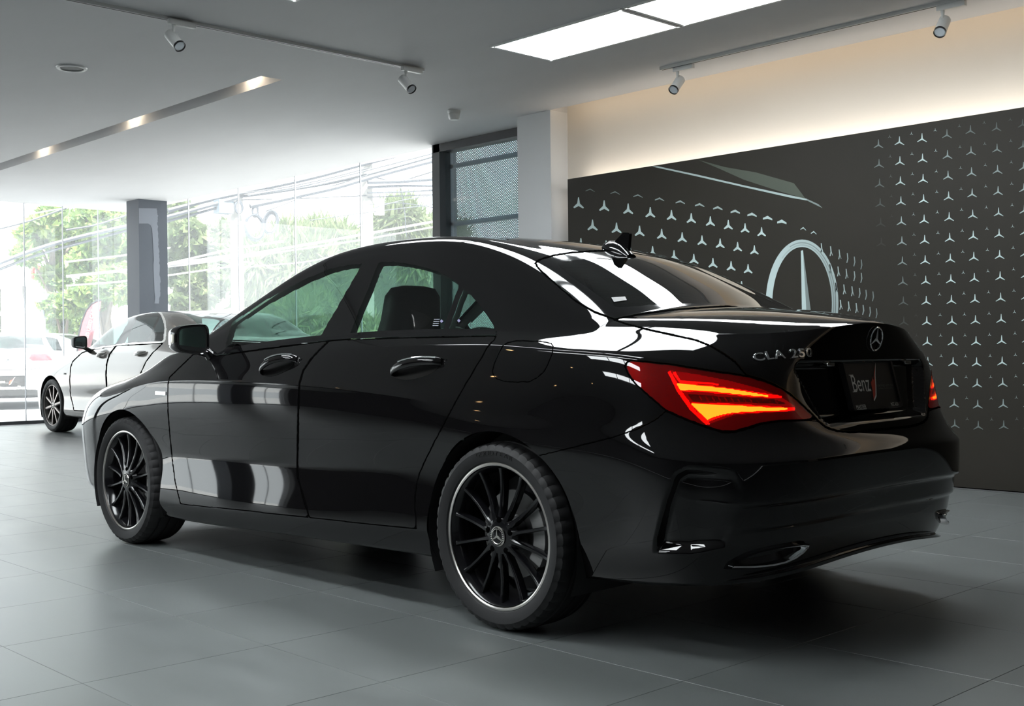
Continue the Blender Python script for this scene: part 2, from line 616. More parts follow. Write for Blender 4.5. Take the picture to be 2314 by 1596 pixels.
# ------------------------------------------------------------------ the printed mural board
B_Z = 2.476
board = MB().box(BOARD_X, BOARD_X + 0.05, -4.0, 7.244, 0.004, B_Z).build('mural_board', world_noise_mat('dark brown mural print', (0.019, 0.0160, 0.0115), 0.6, 0.25, 0.35, (1, 1, 1), spec=0.3))
tag(board, 'dark printed wall panel with a pattern of three-pointed stars and a large ring emblem', 'mural')
MB().box(BOARD_X + 0.05, WALL_X - 0.012, -3.9, 7.15, 0.3, B_Z - 0.25).build('mural_batten', M_BLACK, board)
MB().box(BOARD_X + 0.075, BOARD_X + 0.115, -3.9, 7.2, B_Z - 0.06, B_Z - 0.052).build('light_strip', M_WARM2, board)


def print_mat():
    m = bpy.data.materials.new('mural print ink')
    m.use_nodes = True
    b = m.node_tree.nodes['Principled BSDF']
    b.inputs['Roughness'].default_value = 0.6
    b.inputs['Specular IOR Level'].default_value = 0.3
    at = m.node_tree.nodes.new('ShaderNodeAttribute'); at.attribute_name = 'ink'
    m.node_tree.links.new(at.outputs['Color'], b.inputs['Base Color'])
    return m


M_INK = print_mat()
BASE = np.array([0.019, 0.0160, 0.0115])
STARC = np.array([0.47, 0.58, 0.58])
cr = lambda x, y: (1260 + x * 0.52622, 280 + y * 0.52622)


class Ink:
    def __init__(self): self.v, self.f, self.c = [], [], []

    def poly(self, pxs, col, lift=0.0016, clamp=False):
        q = [on_x(p, BOARD_X - lift) for p in pxs]
        if clamp: q = [(t[0], t[1], min(t[2], B_Z - 0.005)) for t in q]
        if max(t[2] for t in q) > B_Z - 0.004 or max(t[1] for t in q) > 7.24: return
        n = len(self.v)
        self.v += [tuple(p) for p in q]
        self.f.append(tuple(range(n, n + len(q))))
        self.c += [tuple(col)] * len(q)

    def build(self, name):
        me = bpy.data.meshes.new(name)
        me.from_pydata(self.v, [], self.f)
        a = me.color_attributes.new('ink', 'FLOAT_COLOR', 'POINT')
        a.data.foreach_set('color', np.array([(*c, 1) for c in self.c], dtype=np.float32).ravel())
        o = link(name, me, M_INK, board)
        o['kind'] = 'stuff'
        return o


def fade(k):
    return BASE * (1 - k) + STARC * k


def star_px(cx, cy, w, hh, k, ink, lift=0.0016, slim=0.16, tip=0.045):
    o = star_outline(1.0, slim, tip)
    ink.poly([cr(cx + p[0] * w, cy - p[1] * hh) for p in o], fade(k), lift)


ink = Ink()
cols = {'A': ((1378, 88), (1390, 510), 6), 'B': ((1468, 75), (1489, 935), 11), 'C': ((1565, 62), (1590, 1023), 12), 'D': ((1672, 45), (1708, 1380), 16), 'E': ((1773, 27), (1809, 1388), 16),
        'F': ((1885, 15), (1918, 1387), 16), 'G': ((1997, 0), (2024, 1385), 16), 'H': ((2115, -15), (2140, 1385), 16)}
keys = list(cols)
rng = random.Random(3)


def col_pt(c, k):
    (x0, y0), (x1, y1), n = cols[c]
    t = k / (n - 1)
    return x0 + (x1 - x0) * t, y0 + (y1 - y0) * t


for ci, c in enumerate(keys):
    n = cols[c][2]
    for k in range(-1, n):
        x, y = col_pt(c, k)
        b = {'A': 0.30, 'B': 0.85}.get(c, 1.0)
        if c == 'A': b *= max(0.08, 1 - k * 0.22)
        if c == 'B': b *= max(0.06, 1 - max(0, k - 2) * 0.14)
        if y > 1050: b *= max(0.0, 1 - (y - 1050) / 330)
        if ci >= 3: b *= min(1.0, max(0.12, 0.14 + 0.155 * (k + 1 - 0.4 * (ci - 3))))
        s = 24
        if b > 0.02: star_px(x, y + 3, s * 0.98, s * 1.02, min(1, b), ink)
        if ci + 1 < len(keys):
            c2 = keys[ci + 1]
            xa, ya = col_pt(c, k); xb, yb = col_pt(c2, k + (0 if ci > 0 else 0))
            xm, ym = (xa + xb) / 2, (ya + yb) / 2 - 36
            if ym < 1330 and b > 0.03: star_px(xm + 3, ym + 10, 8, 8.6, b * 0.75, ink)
ink.build('printed_star_field')

ink = Ink()
row1 = [(90, 340), (200, 352), (303, 365), (398, 380), (489, 392), (574, 405), (656, 418), (733, 433), (805, 447), (876, 463)]
row2 = [(52, 425), (150, 435), (253, 447), (352, 460), (447, 473), (535, 487), (620, 500), (698, 513), (773, 527), (845, 541)]
row3 = [(100, 515), (208, 525), (310, 536), (408, 548), (500, 565), (585, 580), (667, 597), (745, 610), (818, 622)]
row4 = [(365, 625), (460, 640), (550, 655), (632, 668), (713, 683), (790, 697)]
for rw in (row1, row2, row3, row4):
    for i, (x, y) in enumerate(rw):
        if x < 60: continue
        s = 25 - i * 0.5
        o = [(0.09, 1.12), (-0.09, 1.12), (-0.25, 0.12), (-0.98, -0.55), (-0.80, -0.74), (0.02, -0.36), (0.86, -0.80), (1.0, -0.60), (0.26, 0.08)]
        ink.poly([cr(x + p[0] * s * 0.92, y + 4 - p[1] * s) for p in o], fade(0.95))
chev = [(140, 285), (247, 296), (345, 309), (438, 323), (527, 335), (610, 347), (688, 360), (763, 375), (835, 388), (902, 402), (963, 418), (1055, 450), (1100, 467)]
for i, (x, y) in enumerate(chev):
    w, t = (20, 2.5 + i * 0.9) if i < 11 else (12, 4)
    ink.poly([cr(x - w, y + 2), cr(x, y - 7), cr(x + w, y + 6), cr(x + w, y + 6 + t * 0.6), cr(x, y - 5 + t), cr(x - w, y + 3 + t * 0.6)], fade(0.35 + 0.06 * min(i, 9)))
thin = [[(1133, 535), (1173, 548), (1210, 562), (1245, 577), (1275, 592), (1305, 605)], [(1170, 625), (1205, 635), (1240, 645), (1275, 655), (1305, 662)],
        [(1195, 705), (1230, 712), (1265, 720), (1297, 727), (1325, 735), (1355, 742)], [(1215, 778), (1250, 785), (1283, 792), (1313, 800), (1342, 808), (1370, 815)]]
for rw in thin:
    for i, (x, y) in enumerate(rw):
        b = 0.75 - i * 0.10
        ink.poly([cr(x - 3, y - 22), cr(x + 1, y - 22), cr(x + 4, y + 2), cr(x - 1, y + 20), cr(x - 5, y + 20), cr(x - 1, y + 2)], fade(b))
        if i < 3: ink.poly([cr(x + 2, y + 4), cr(x + 4, y + 2), cr(x + 9, y + 17), cr(x + 7, y + 18)], fade(b))
ink.build('printed_grille_stars')

ink = Ink()
cx0, cy0 = 1050, 772


def arc(a0, b0, a1, b1, t0, t1, k0, k1, lift):
    ts = np.linspace(t0, t1, 41)
    for i in range(40):
        pts_ = []
        for (a_, b_, t_) in ((a0, b0, ts[i]), (a0, b0, ts[i + 1]), (a1, b1, ts[i + 1]), (a1, b1, ts[i])):
            pts_.append(cr(cx0 + a_ * math.cos(t_), cy0 - b_ * math.sin(t_)))
        ink.poly(pts_, fade(k0 + (k1 - k0) * i / 39.0), lift)


arc(156, 275, 128, 243, -0.25, math.pi + 0.25, 0.55, 1.0, 0.0016)
arc(146, 264, 142, 259, -0.25, math.pi * 0.62, 0.22, 0.5, 0.0022)
arc(138, 254, 133, 249, -0.25, math.pi * 0.72, 0.3, 0.7, 0.0022)
ink.poly([cr(1045, 545), cr(1054, 543), cr(1068, 800), cr(1049, 800)], fade(0.9), 0.0022)
ink.poly([cr(1054, 543), cr(1087, 800), cr(1068, 800)], fade(0.35), 0.0022)
ink.build('printed_ring_emblem')
ink = Ink()
lo = [(405, 182), (600, 226), (800, 272), (1000, 317), (1070, 329), (1138, 362)]
hi = [(430, 182), (600, 218), (800, 264), (1000, 307), (1070, 322), (1120, 345)]
for i in range(5):
    ink.poly([cr(*lo[i]), cr(*lo[i + 1]), cr(*hi[i + 1]), cr(*hi[i])], fade(0.75 if i < 4 else 0.4), clamp=True)
ink.poly([cr(605, 155), cr(720, 186), cr(850, 208), cr(1015, 255), cr(1040, 288), cr(1065, 322), cr(960, 292), cr(800, 240), cr(700, 195)], BASE * 0.6 + np.array([0.06, 0.075, 0.06]), 0.0012, True)
ink.build('printed_bonnet_line')

# ------------------------------------------------------------------ ceiling fittings
M_PANEL = mat('led panel diffuser', (0.9, 0.9, 0.9), 0.5, emit=(0.93, 0.98, 1.0), emit_s=17.0)
PW, PL = 0.60, 1.205
panel_frame = MB()
for s in (-1, 1):
    panel_frame.box(s * (PW / 2) - 0.012, s * (PW / 2) + 0.012, -PL / 2 - 0.012, PL / 2 + 0.012, -0.010, 0.02)
    panel_frame.box(-PW / 2, PW / 2, s * PL / 2 - 0.012, s * PL / 2 + 0.012, -0.010, 0.02)
pf_me = panel_frame.mesh('panel_frame'); pf_me.materials.append(M_WHITE)
pd_me = MB().box(-PW / 2, PW / 2, -PL / 2, PL / 2, -0.006, -0.002).mesh('panel_diffuser'); pd_me.materials.append(M_PANEL)
rows = [(5.977, 'row over the floor between the black car and the mural'), (3.73, 'row directly above the black car'), (1.48, 'row above the aisle beside the black car'), (-0.77, 'row above the open floor'), (-3.02, 'row above the far aisle'), (-5.27, 'row near the unlit end of the room')]
for rx, where in rows:
    for k in range(3):
        p = empty('ceiling_light_panel', (rx, 5.543 - k * 1.25, H))
        link('frame', pf_me, None, p); link('diffuser', pd_me, None, p)
        tag(p, 'flat white led ceiling panel in the ' + where, 'ceiling light', 'led panels')

M_SPOTW = mat('spotlight white metal', (0.62, 0.63, 0.62), 0.4)
M_LENS = mat('spotlight lens', (0.75, 0.8, 0.85), 0.05, 0.6)


def rail(name, p0, p1, label):
    d = np.array(p1) - np.array(p0)
    L = np.linalg.norm(d[:2]); a = math.atan2(d[1], d[0])
    r = empty(name, (p0[0], p0[1], H), a)
    MB().box(0, L, -0.017, 0.017, -0.022, 0.0).build('rail_body', M_SPOTW, r)
    MB().box(0.01, L - 0.01, -0.004, 0.004, -0.0235, -0.0215).build('rail_slot', M_BLACK, r)
    tag(r, label, 'track rail', 'spotlight track rails')
    return r


rail('track_rail', (1.2, 7.0, H), (5.733, 6.99, H), 'ceiling track rail running across the room toward the mural')
rail('track_rail', (7.09, 0.8, H), (7.09, 5.76, H), 'ceiling track rail running along the mural wall')


def spotlight(px_box, along, aim, label):
    """px_box: where the adapter meets the rail; along: rail direction; aim: beam direction"""
    p = on_z(px_box, H - 0.02)
    r = empty('track_spotlight', (p[0], p[1], H - 0.02), math.atan2(along[1], along[0]))
    MB().box(-0.035, 0.15, -0.018, 0.018, -0.034, 0.0, 0.004).build('adapter', M_SPOTW, r)
    MB().tube([(0, 0, -0.03), (0, 0, -0.095)], [0.014, 0.007], 12).build('stem', M_SPOTW, r)
    ia = -math.atan2(along[1], along[0])
    ax = np.array(aim, float); ax /= np.linalg.norm(ax)
    ax = np.array([ax[0] * math.cos(ia) - ax[1] * math.sin(ia), ax[0] * math.sin(ia) + ax[1] * math.cos(ia), ax[2]])
    c = np.array([0, 0, -0.125])
    a0, a1 = c - ax * 0.055, c + ax * 0.075
    hd = MB().tube([a0 - ax * 0.004, a0, a1], [0.030, 0.037, 0.037], 24).build('lamp_head', M_SPOTW, r)
    MB().tube([a1 - ax * 0.004, a1 + ax * 0.012], [0.0385, 0.0385], 24, caps=False).build('lamp_rim', M_BLACK, hd)
    MB().tube([a1 + ax * 0.001, a1 + ax * 0.004], [0.031, 0.031], 24).build('lamp_lens', M_LENS, hd)
    tag(r, label, 'spotlight', 'track spotlights')
    return r


spotlight((392, 44), (1, 0), (0.15, -0.75, -0.75), 'white track spotlight on the cross rail nearer the round ceiling speaker')
spotlight((917, 150), (1, 0), (0.1, -0.75, -0.75), 'white track spotlight at the end of the cross rail by the smoke detector')
spotlight((1531, 152), (0, -1), (-0.75, -0.05, -0.75), 'white track spotlight on the mural rail beside the white column')
spotlight((2130, 12), (0, -1), (-0.75, -0.1, -0.75), 'white track spotlight on the mural rail above the star field')

p = on_z((162, 153), H)
r = empty('ceiling_speaker', (p[0], p[1], H))
MB().lathe([(0.0, -0.004), (0.085, -0.004)], 40, 'z').build('speaker_grille', mat('grey speaker mesh', (0.20, 0.20, 0.20), 0.6), r)
MB().lathe([(0.085, -0.005), (0.088, -0.012), (0.108, -0.010), (0.113, 0.0)], 40, 'z').build('speaker_ring', M_SPOTW, r)
tag(r, 'round flush speaker in the ceiling with a white ring', 'speaker')
p = on_z((1026, 250), H)
r = empty('smoke_detector', (p[0], p[1], H))
MB().lathe([(0.0, -0.028), (0.055, -0.028), (0.058, -0.02), (0.058, 0.0)], 32, 'z').build('detector_base', M_SPOTW, r)
MB().lathe([(0.0, -0.085), (0.040, -0.084), (0.052, -0.066), (0.054, -0.034), (0.05, -0.028)], 32, 'z').build('detector_head', mat('translucent white dome', (0.72, 0.73, 0.72), 0.3), r)
tag(r, 'small round white smoke detector on the ceiling', 'smoke detector')

M_BULB = mat('warm bulb', (1, 0.9, 0.75), 0.4, emit=(1.0, 0.82, 0.60), emit_s=340.0)
slot_y = [on_x((575, 190), S_X1)[1], on_x((300, 283), S_X1)[1], on_x((100, 345), S_X1)[1]]
dy = (slot_y[2] - slot_y[0]) / 2
for k in range(4):
    y_ = slot_y[0] + dy * k
    r = empty('slot_downlight', (S_X1 - 0.075, y_, H + 0.19))
    MB().lathe([(0.0, 0.02), (0.028, 0.02), (0.034, -0.012), (0.036, -0.012), (0.036, 0.13)], 24, 'z').build('lamp_can', M_SPOTW, r)
    MB().lathe([(0.0, 0.004), (0.022, 0.004), (0.026, -0.004), (0.0, -0.006)], 20, 'z').build('bulb', M_BULB, r)
    tag(r, 'warm downlight recessed in the long ceiling slot', 'downlight', 'downlights in the ceiling slot')
M_DOWN = mat('amber downlight', (1, 0.8, 0.5), 0.4, emit=(1.0, 0.62, 0.28), emit_s=38.0)
dl_ring = MB().lathe([(0.045, -0.002), (0.05, -0.008), (0.062, -0.006), (0.064, 0.0)], 28, 'z').mesh('ring'); dl_ring.materials.append(M_WHITE)
dl_lamp = MB().lathe([(0.0, -0.002), (0.045, -0.002)], 24, 'z').mesh('lamp'); dl_lamp.materials.append(M_DOWN)
for x_ in (-7.0, -4.6, -2.2):
    for y_ in (8.0, 10.5, 13.0):
        r = empty('ceiling_downlight', (x_, y_, H))
        link('ring', dl_ring, None, r); link('lamp', dl_lamp, None, r)
        tag(r, 'small warm recessed downlight over the far aisle', 'downlight', 'aisle downlights')


# ------------------------------------------------------------------ car bodies: lofted from feature lines, then cut into panels
def pchip(pts):
    x = np.array([p[0] for p in pts], float); y = np.array([p[1] for p in pts], float)
    if len(x) == 1:
        return lambda q: np.full(np.shape(q), y[0])
    h = np.diff(x); d = np.diff(y) / h
    m = np.zeros(len(x))
    for i in range(1, len(x) - 1):
        if d[i - 1] * d[i] > 0:
            w1, w2 = 2 * h[i] + h[i - 1], h[i] + 2 * h[i - 1]
            m[i] = (w1 + w2) / (w1 / d[i - 1] + w2 / d[i])
    m[0], m[-1] = d[0], d[-1]

    def f(q):
        q = np.asarray(q, float)
        i = np.clip(np.searchsorted(x, q) - 1, 0, len(x) - 2)
        t = (q - x[i]) / h[i]
        lo, hi = q < x[0], q > x[-1]
        t2, t3 = t * t, t * t * t
        r = (2 * t3 - 3 * t2 + 1) * y[i] + (t3 - 2 * t2 + t) * h[i] * m[i] + (-2 * t3 + 3 * t2) * y[i + 1] + (t3 - t2) * h[i] * m[i + 1]
        r = np.where(lo, y[0] + m[0] * (q - x[0]), r)
        return np.where(hi, y[-1] + m[-1] * (q - x[-1]), r)
    return f


def gsmooth(a, sig, ends='odd'):
    """gaussian smoothing along the first axis; 'odd' keeps the end points, 'mirror' treats y as odd and x, z as even"""
    if sig <= 0: return a
    r = min(int(sig * 3) + 1, len(a) - 2)
    k = np.exp(-0.5 * (np.arange(-r, r + 1) / sig) ** 2); k /= k.sum()

    def ext(e, q, mode):
        if mode == 'odd': return 2 * e - q
        q = q.copy(); q[..., 1] *= -1
        return q
    m0, m1 = ends if isinstance(ends, tuple) else (ends, ends)
    p = np.concatenate([ext(a[:1], a[r:0:-1], m0), a, ext(a[-1:], a[-2:-r - 2:-1], m1)])
    out = np.zeros_like(a)
    for i, w in enumerate(k):
        out += w * p[i:i + len(a)]
    return out


def smoothstep(a, b, x):
    t = np.clip((x - a) / (b - a), 0, 1)
    return t * t * (3 - 2 * t)


class Surf:
    pass


def loft(S, nf=60, ns=300, nr=130, dens=1.0):
    """S: spec. returns grid P[u,v], with row parameter and nominal x per vertex, for the half y>=0"""
    x0r, x0f = S['x0r'], S['x0f']
    fw_ = np.linspace(0, 1, nf + 1)[::-1]          # 1 at front centre -> 0 at side
    sx = np.linspace(x0f, x0r, ns + 1)
    rw = np.linspace(0, 1, nr + 1)
    ncol = nf + ns + nr + 1
    u_x = np.concatenate([np.full(nf, x0f), sx, np.full(nr, x0r)])
    u_f = np.concatenate([fw_[:-1], np.zeros(ns + 1 + nr)])
    u_r = np.concatenate([np.zeros(nf + ns + 1), rw[1:]])
    rows = []
    low = S['rows']
    nl = len(low)
    for R in low:
        yf, zf = pchip(R['y']), pchip(R['z'])
        n = R.get('nr', 3.1); nfr = R.get('nf', 3.0)
        phi = u_r * math.pi / 2
        psi = u_f * math.pi / 2
        X = u_x.copy()
        X = X + np.where(u_r > 0, (R['rear'][0] - x0r) * np.sin(phi) ** (2 / n), 0)
        X = X + np.where(u_f > 0, (R['front'][0] - x0f) * np.sin(psi) ** (2 / nfr), 0)
        Y = yf(X) * np.where(u_r > 0, np.clip(np.cos(phi), 0, 1) ** (2 / n), 1) * np.where(u_f > 0, np.clip(np.cos(psi), 0, 1) ** (2 / nfr), 1)
        Z = zf(u_x)
        zr = pchip([(0, float(zf(x0r))), (0.5, R['rear'][1]), (1, R['rear'][2])])
        zq = pchip([(0, float(zf(x0f))), (0.5, R['front'][1]), (1, R['front'][2])])
        Z = np.where(u_r > 0, zr(u_r), np.where(u_f > 0, zq(u_f), Z))
        rows.append(np.stack([X, Y, Z], -1))
    top = rows[-1]
    zc = pchip(S['zc'])
    y8, z8, y9, z9 = (pchip(S[k]) for k in ('y8', 'z8', 'y9', 'z9'))
    xe_r, xe_f = low[-1]['rear'][0], low[-1]['front'][0]
    Xc = u_x + u_r ** 0.9 * (xe_r - x0r) + u_f ** 0.9 * (xe_f - x0f)
    Zc = zc(Xc)
    cen = np.stack([Xc, 0 * Xc, Zc], -1)

    def cap_row(yf, zf):
        out = np.zeros_like(top)
        s = (u_r == 0) & (u_f == 0)
        out[s] = np.stack([u_x[s], yf(u_x[s]), zf(u_x[s])], -1)
        for (w, xs) in ((u_r, x0r), (u_f, x0f)):
            q = w > 0
            i0 = np.argmin(np.abs(u_x - xs) + (u_r + u_f) * 100)
            t0, c0 = top[i0], cen[i0]
            f = 1 - float(yf(xs)) / t0[1]
            g0 = (float(zf(xs)) - t0[2]) / (c0[2] - t0[2] + 1e-6)
            g1 = 1 - (1 - f) ** 2.2
            g = g0 + (g1 - g0) * smoothstep(0, 0.8, w[q])
            out[q, 0] = top[q, 0] + (cen[q, 0] - top[q, 0]) * f
            out[q, 1] = top[q, 1] * (1 - f)
            out[q, 2] = top[q, 2] + (cen[q, 2] - top[q, 2]) * g
        return out
    r8, r9 = cap_row(y8, z8), cap_row(y9, z9)
    rows += [r8, r9]
    for fr in (0.66, 0.33):
        r = r9.copy()
        r[:, 1] = r9[:, 1] * fr
        r[:, 0] = r9[:, 0] + (cen[:, 0] - r9[:, 0]) * (1 - fr ** 1.0)
        r[:, 2] = cen[:, 2] - (cen[:, 2] - r9[:, 2]) * fr ** 2.1
        rows.append(r)
    rows.append(cen)
    K = np.stack(rows, 1)                            # (ncol, nrows, 3)
    sg = S.get('smooth', 4.0) * ns / 300.0
    nlow = len(low)
    K[:, :nlow] = gsmooth(K[:, :nlow], sg, 'mirror')
    cb = nf + int(round((S['cowl'] - x0f) / (x0r - x0f) * ns)); db = nf + ns
    for (i0, i1, e0, e1) in ((0, cb, 'mirror', 'odd'), (cb, db, 'odd', 'odd'), (db, ncol - 1, 'odd', 'mirror')):
        K[i0:i1 + 1, nlow:] = gsmooth(K[i0:i1 + 1, nlow:], sg, (e0, e1))
    K[0, :, 1] = 0; K[-1, :, 1] = 0; K[:, -1, 1] = 0
    nrow = K.shape[1]
    # Hermite across the rows with crease weights
    crease = np.zeros((ncol, nrow))
    Xn = K[:, 5, 0]
    for r_, fn in S['crease'].items():
        crease[:, r_] = fn(K[:, r_, 0], u_r, u_f)
    ghost = K[:, -2:-1].copy(); ghost[:, :, 1] *= -1
    g0 = 2 * K[:, :1] - K[:, 1:2]
    E_ = np.concatenate([g0, K, ghost], 1)
    seg = np.linalg.norm(np.diff(E_, axis=1), axis=2) + 1e-5      # chord lengths
    seg = np.sqrt(seg)                                            # centripetal
    out, vpar = [], []
    counts = [max(2, int(round(c * dens))) for c in S['counts']]
    for k in range(nrow - 1):
        p0, p1, p2, p3 = E_[:, k], E_[:, k + 1], E_[:, k + 2], E_[:, k + 3]
        t01, t12, t23 = seg[:, k, None], seg[:, k + 1, None], seg[:, k + 2, None]
        m1 = t12 * ((p1 - p0) / t01 - (p2 - p0) / (t01 + t12) + (p2 - p1) / t12)
        m2 = t12 * ((p2 - p1) / t12 - (p3 - p1) / (t12 + t23) + (p3 - p2) / t23)
        c1, c2 = crease[:, k, None], crease[:, k + 1, None]
        d = p2 - p1
        m1c = d * 1.0; m2c = d * 1.0
        m1, m2 = m1 * (1 - c1) + m1c * c1, m2 * (1 - c2) + m2c * c2
        if k in S.get('flat', {}): m1 = m1 * np.stack([np.ones(ncol), 1 - S['flat'][k](p1[:, 0]), np.ones(ncol)], 1)
        if k + 1 in S.get('flat', {}): m2 = m2 * np.stack([np.ones(ncol), 1 - S['flat'][k + 1](p2[:, 0]), np.ones(ncol)], 1)
        last = k == nrow - 2
        for i in range(counts[k] + (1 if last else 0)):
            t = i / counts[k]
            t2, t3 = t * t, t ** 3
            out.append((2 * t3 - 3 * t2 + 1) * p1 + (t3 - 2 * t2 + t) * m1 + (-2 * t3 + 3 * t2) * p2 + (t3 - t2) * m2)
            vpar.append(k + t)
    G = Surf()
    G.P = np.stack(out, 1)
    G.v = np.broadcast_to(np.array(vpar)[None], G.P.shape[:2]).copy()
    G.ur = np.broadcast_to(u_r[:, None], G.P.shape[:2]).copy()
    G.uf = np.broadcast_to(u_f[:, None], G.P.shape[:2]).copy()
    return G


def grid_normals(P):
    du = np.zeros_like(P); dv = np.zeros_like(P)
    du[1:-1] = P[2:] - P[:-2]; du[0] = P[1] - P[0]; du[-1] = P[-1] - P[-2]
    dv[:, 1:-1] = P[:, 2:] - P[:, :-2]; dv[:, 0] = P[:, 1] - P[:, 0]; dv[:, -1] = P[:, -1] - P[:, -2]
    n = np.cross(dv, du)
    l = np.linalg.norm(n, axis=2, keepdims=True)
    bad = l[..., 0] < 1e-10
    n = n / np.maximum(l, 1e-12)
    n[bad] = (0, 0, 1)
    return n


class Skin:
    """triangle soup of the half body with smooth normals and per-vertex data, cut by level sets"""
    def __init__(self, V, N, A, F):
        self.V, self.N, self.A, self.F = V, N, A, F

    def compact(self):
        used = np.unique(self.F)
        idx = np.full(len(self.V), -1); idx[used] = np.arange(len(used))
        return Skin(self.V[used], self.N[used], {k: a[used] for k, a in self.A.items()}, idx[self.F])

    def split(self, d):
        """-> (inside d<0, outside)"""
        d = np.where(np.abs(d) < 1e-7, 1e-7, d)
        F = self.F
        s = d[F] < 0
        c = s.sum(1)
        ins, outs = [F[c == 3]], [F[c == 0]]
        V, N, A = [self.V], [self.N], {k: [a] for k, a in self.A.items()}
        base = len(self.V)
        cache = []
        for want, tgt_one, tgt_two in ((1, ins, outs), (2, outs, ins)):
            T, Sg = F[c == want], s[c == want]
            if len(T) == 0: continue
            lone = Sg if want == 1 else ~Sg
            k = lone.argmax(1)
            r = np.arange(len(T))
            a, b, e = T[r, k], T[r, (k + 1) % 3], T[r, (k + 2) % 3]
            for (p, q) in ((a, b), (a, e)):
                t = (d[p] / (d[p] - d[q]))
                V.append(self.V[p] + (self.V[q] - self.V[p]) * t[:, None])
                n = self.N[p] + (self.N[q] - self.N[p]) * t[:, None]
                N.append(n / np.maximum(np.linalg.norm(n, axis=1, keepdims=True), 1e-9))
                for kk, arr in self.A.items():
                    tt = t if arr.ndim == 1 else t[:, None]
                    A[kk].append(arr[p] + (arr[q] - arr[p]) * tt)
            m = len(T)
            i1, i2 = base + np.arange(m), base + m + np.arange(m)
            base += 2 * m
            tgt_one.append(np.stack([a, i1, i2], 1))
            tgt_two.append(np.stack([i1, b, e], 1))
            tgt_two.append(np.stack([i1, e, i2], 1))
        V, N = np.concatenate(V), np.concatenate(N)
        A = {k: np.concatenate(a) for k, a in A.items()}
        return (Skin(V, N, A, np.concatenate(ins)).compact(), Skin(V, N, A, np.concatenate(outs)).compact())

    def subdivide(self):
        F = self.F
        e = np.concatenate([F[:, [0, 1]], F[:, [1, 2]], F[:, [2, 0]]])
        es = np.sort(e, 1)
        u, inv = np.unique(es, axis=0, return_inverse=True)
        inv = inv.ravel()
        n, m = len(self.V), len(F)
        mid = lambda a: np.concatenate([a, 0.5 * (a[u[:, 0]] + a[u[:, 1]])])
        N = mid(self.N); N /= np.maximum(np.linalg.norm(N, axis=1, keepdims=True), 1e-9)
        ab, bc, ca = n + inv[:m], n + inv[m:2 * m], n + inv[2 * m:]
        a, b, c = F.T
        G = np.concatenate([np.stack(t, 1) for t in ((a, ab, ca), (ab, b, bc), (ca, bc, c), (ab, bc, ca))])
        return Skin(mid(self.V), N, {k: mid(v) for k, v in self.A.items()}, G)

    def offset(self, dist):
        return Skin(self.V + self.N * dist, self.N, self.A, self.F)


def sdf_poly(px, poly, pad=60.0):
    """signed pixel distance to a closed polygon, negative inside"""
    poly = np.array(poly, float)
    lo, hi = poly.min(0) - pad, poly.max(0) + pad
    near = (px[:, 0] > lo[0]) & (px[:, 0] < hi[0]) & (px[:, 1] > lo[1]) & (px[:, 1] < hi[1])
    out = np.full(len(px), pad)
    q = px[near]
    if len(q) == 0: return out
    best = np.full(len(q), 1e9)
    inside = np.zeros(len(q), bool)
    n = len(poly)
    for i in range(n):
        a, b = poly[i], poly[(i + 1) % n]
        ab = b - a
        t = np.clip(((q - a) @ ab) / (ab @ ab + 1e-12), 0, 1)
        best = np.minimum(best, np.linalg.norm(q - (a + t[:, None] * ab), axis=1))
        cond = (a[1] > q[:, 1]) != (b[1] > q[:, 1])
        xi = a[0] + (q[:, 1] - a[1]) * ab[0] / (ab[1] if abs(ab[1]) > 1e-12 else 1e-12)
        inside ^= cond & (q[:, 0] < xi)
    out[near] = np.where(inside, -best, best)
    return out


def spline_poly(pts, n=6):
    """closed Catmull-Rom through the points"""
    pts = np.array(pts, float); m = len(pts); out = []
    for i in range(m):
        p0, p1, p2, p3 = pts[i - 1], pts[i], pts[(i + 1) % m], pts[(i + 2) % m]
        for k in range(n):
            t = k / n
            out.append(0.5 * ((2 * p1) + (-p0 + p2) * t + (2 * p0 - 5 * p1 + 4 * p2 - p3) * t * t + (-p0 + 3 * p1 - 3 * p2 + p3) * t ** 3))
    return np.array(out)


def skin_mesh(name, parts, material):
    """parts: list of (Skin, mirrored?) -> mesh with custom normals"""
    Vs, Ns, Fs, base = [], [], [], 0
    for sk, mir in parts:
        if len(sk.F) == 0: continue
        V, N, F = sk.V.copy(), sk.N.copy(), sk.F
        if mir:
            V[:, 1] *= -1; N[:, 1] *= -1; F = F[:, ::-1]
        Vs.append(V); Ns.append(N); Fs.append(F + base); base += len(V)
    V, N, F = np.concatenate(Vs), np.concatenate(Ns), np.concatenate(Fs)
    me = bpy.data.meshes.new(name)
    me.vertices.add(len(V)); me.vertices.foreach_set('co', V.astype(np.float32).ravel())
    me.loops.add(F.size); me.loops.foreach_set('vertex_index', F.astype(np.int32).ravel())
    me.polygons.add(len(F))
    me.polygons.foreach_set('loop_start', np.arange(0, F.size, 3, dtype=np.int32))
    me.polygons.foreach_set('use_smooth', np.ones(len(F), dtype=bool))
    me.update(calc_edges=True)
    me.validate()
    if len(me.vertices) == len(N):
        me.normals_split_custom_set_from_vertices(N.astype(np.float32))
    me.materials.append(material)
    return me


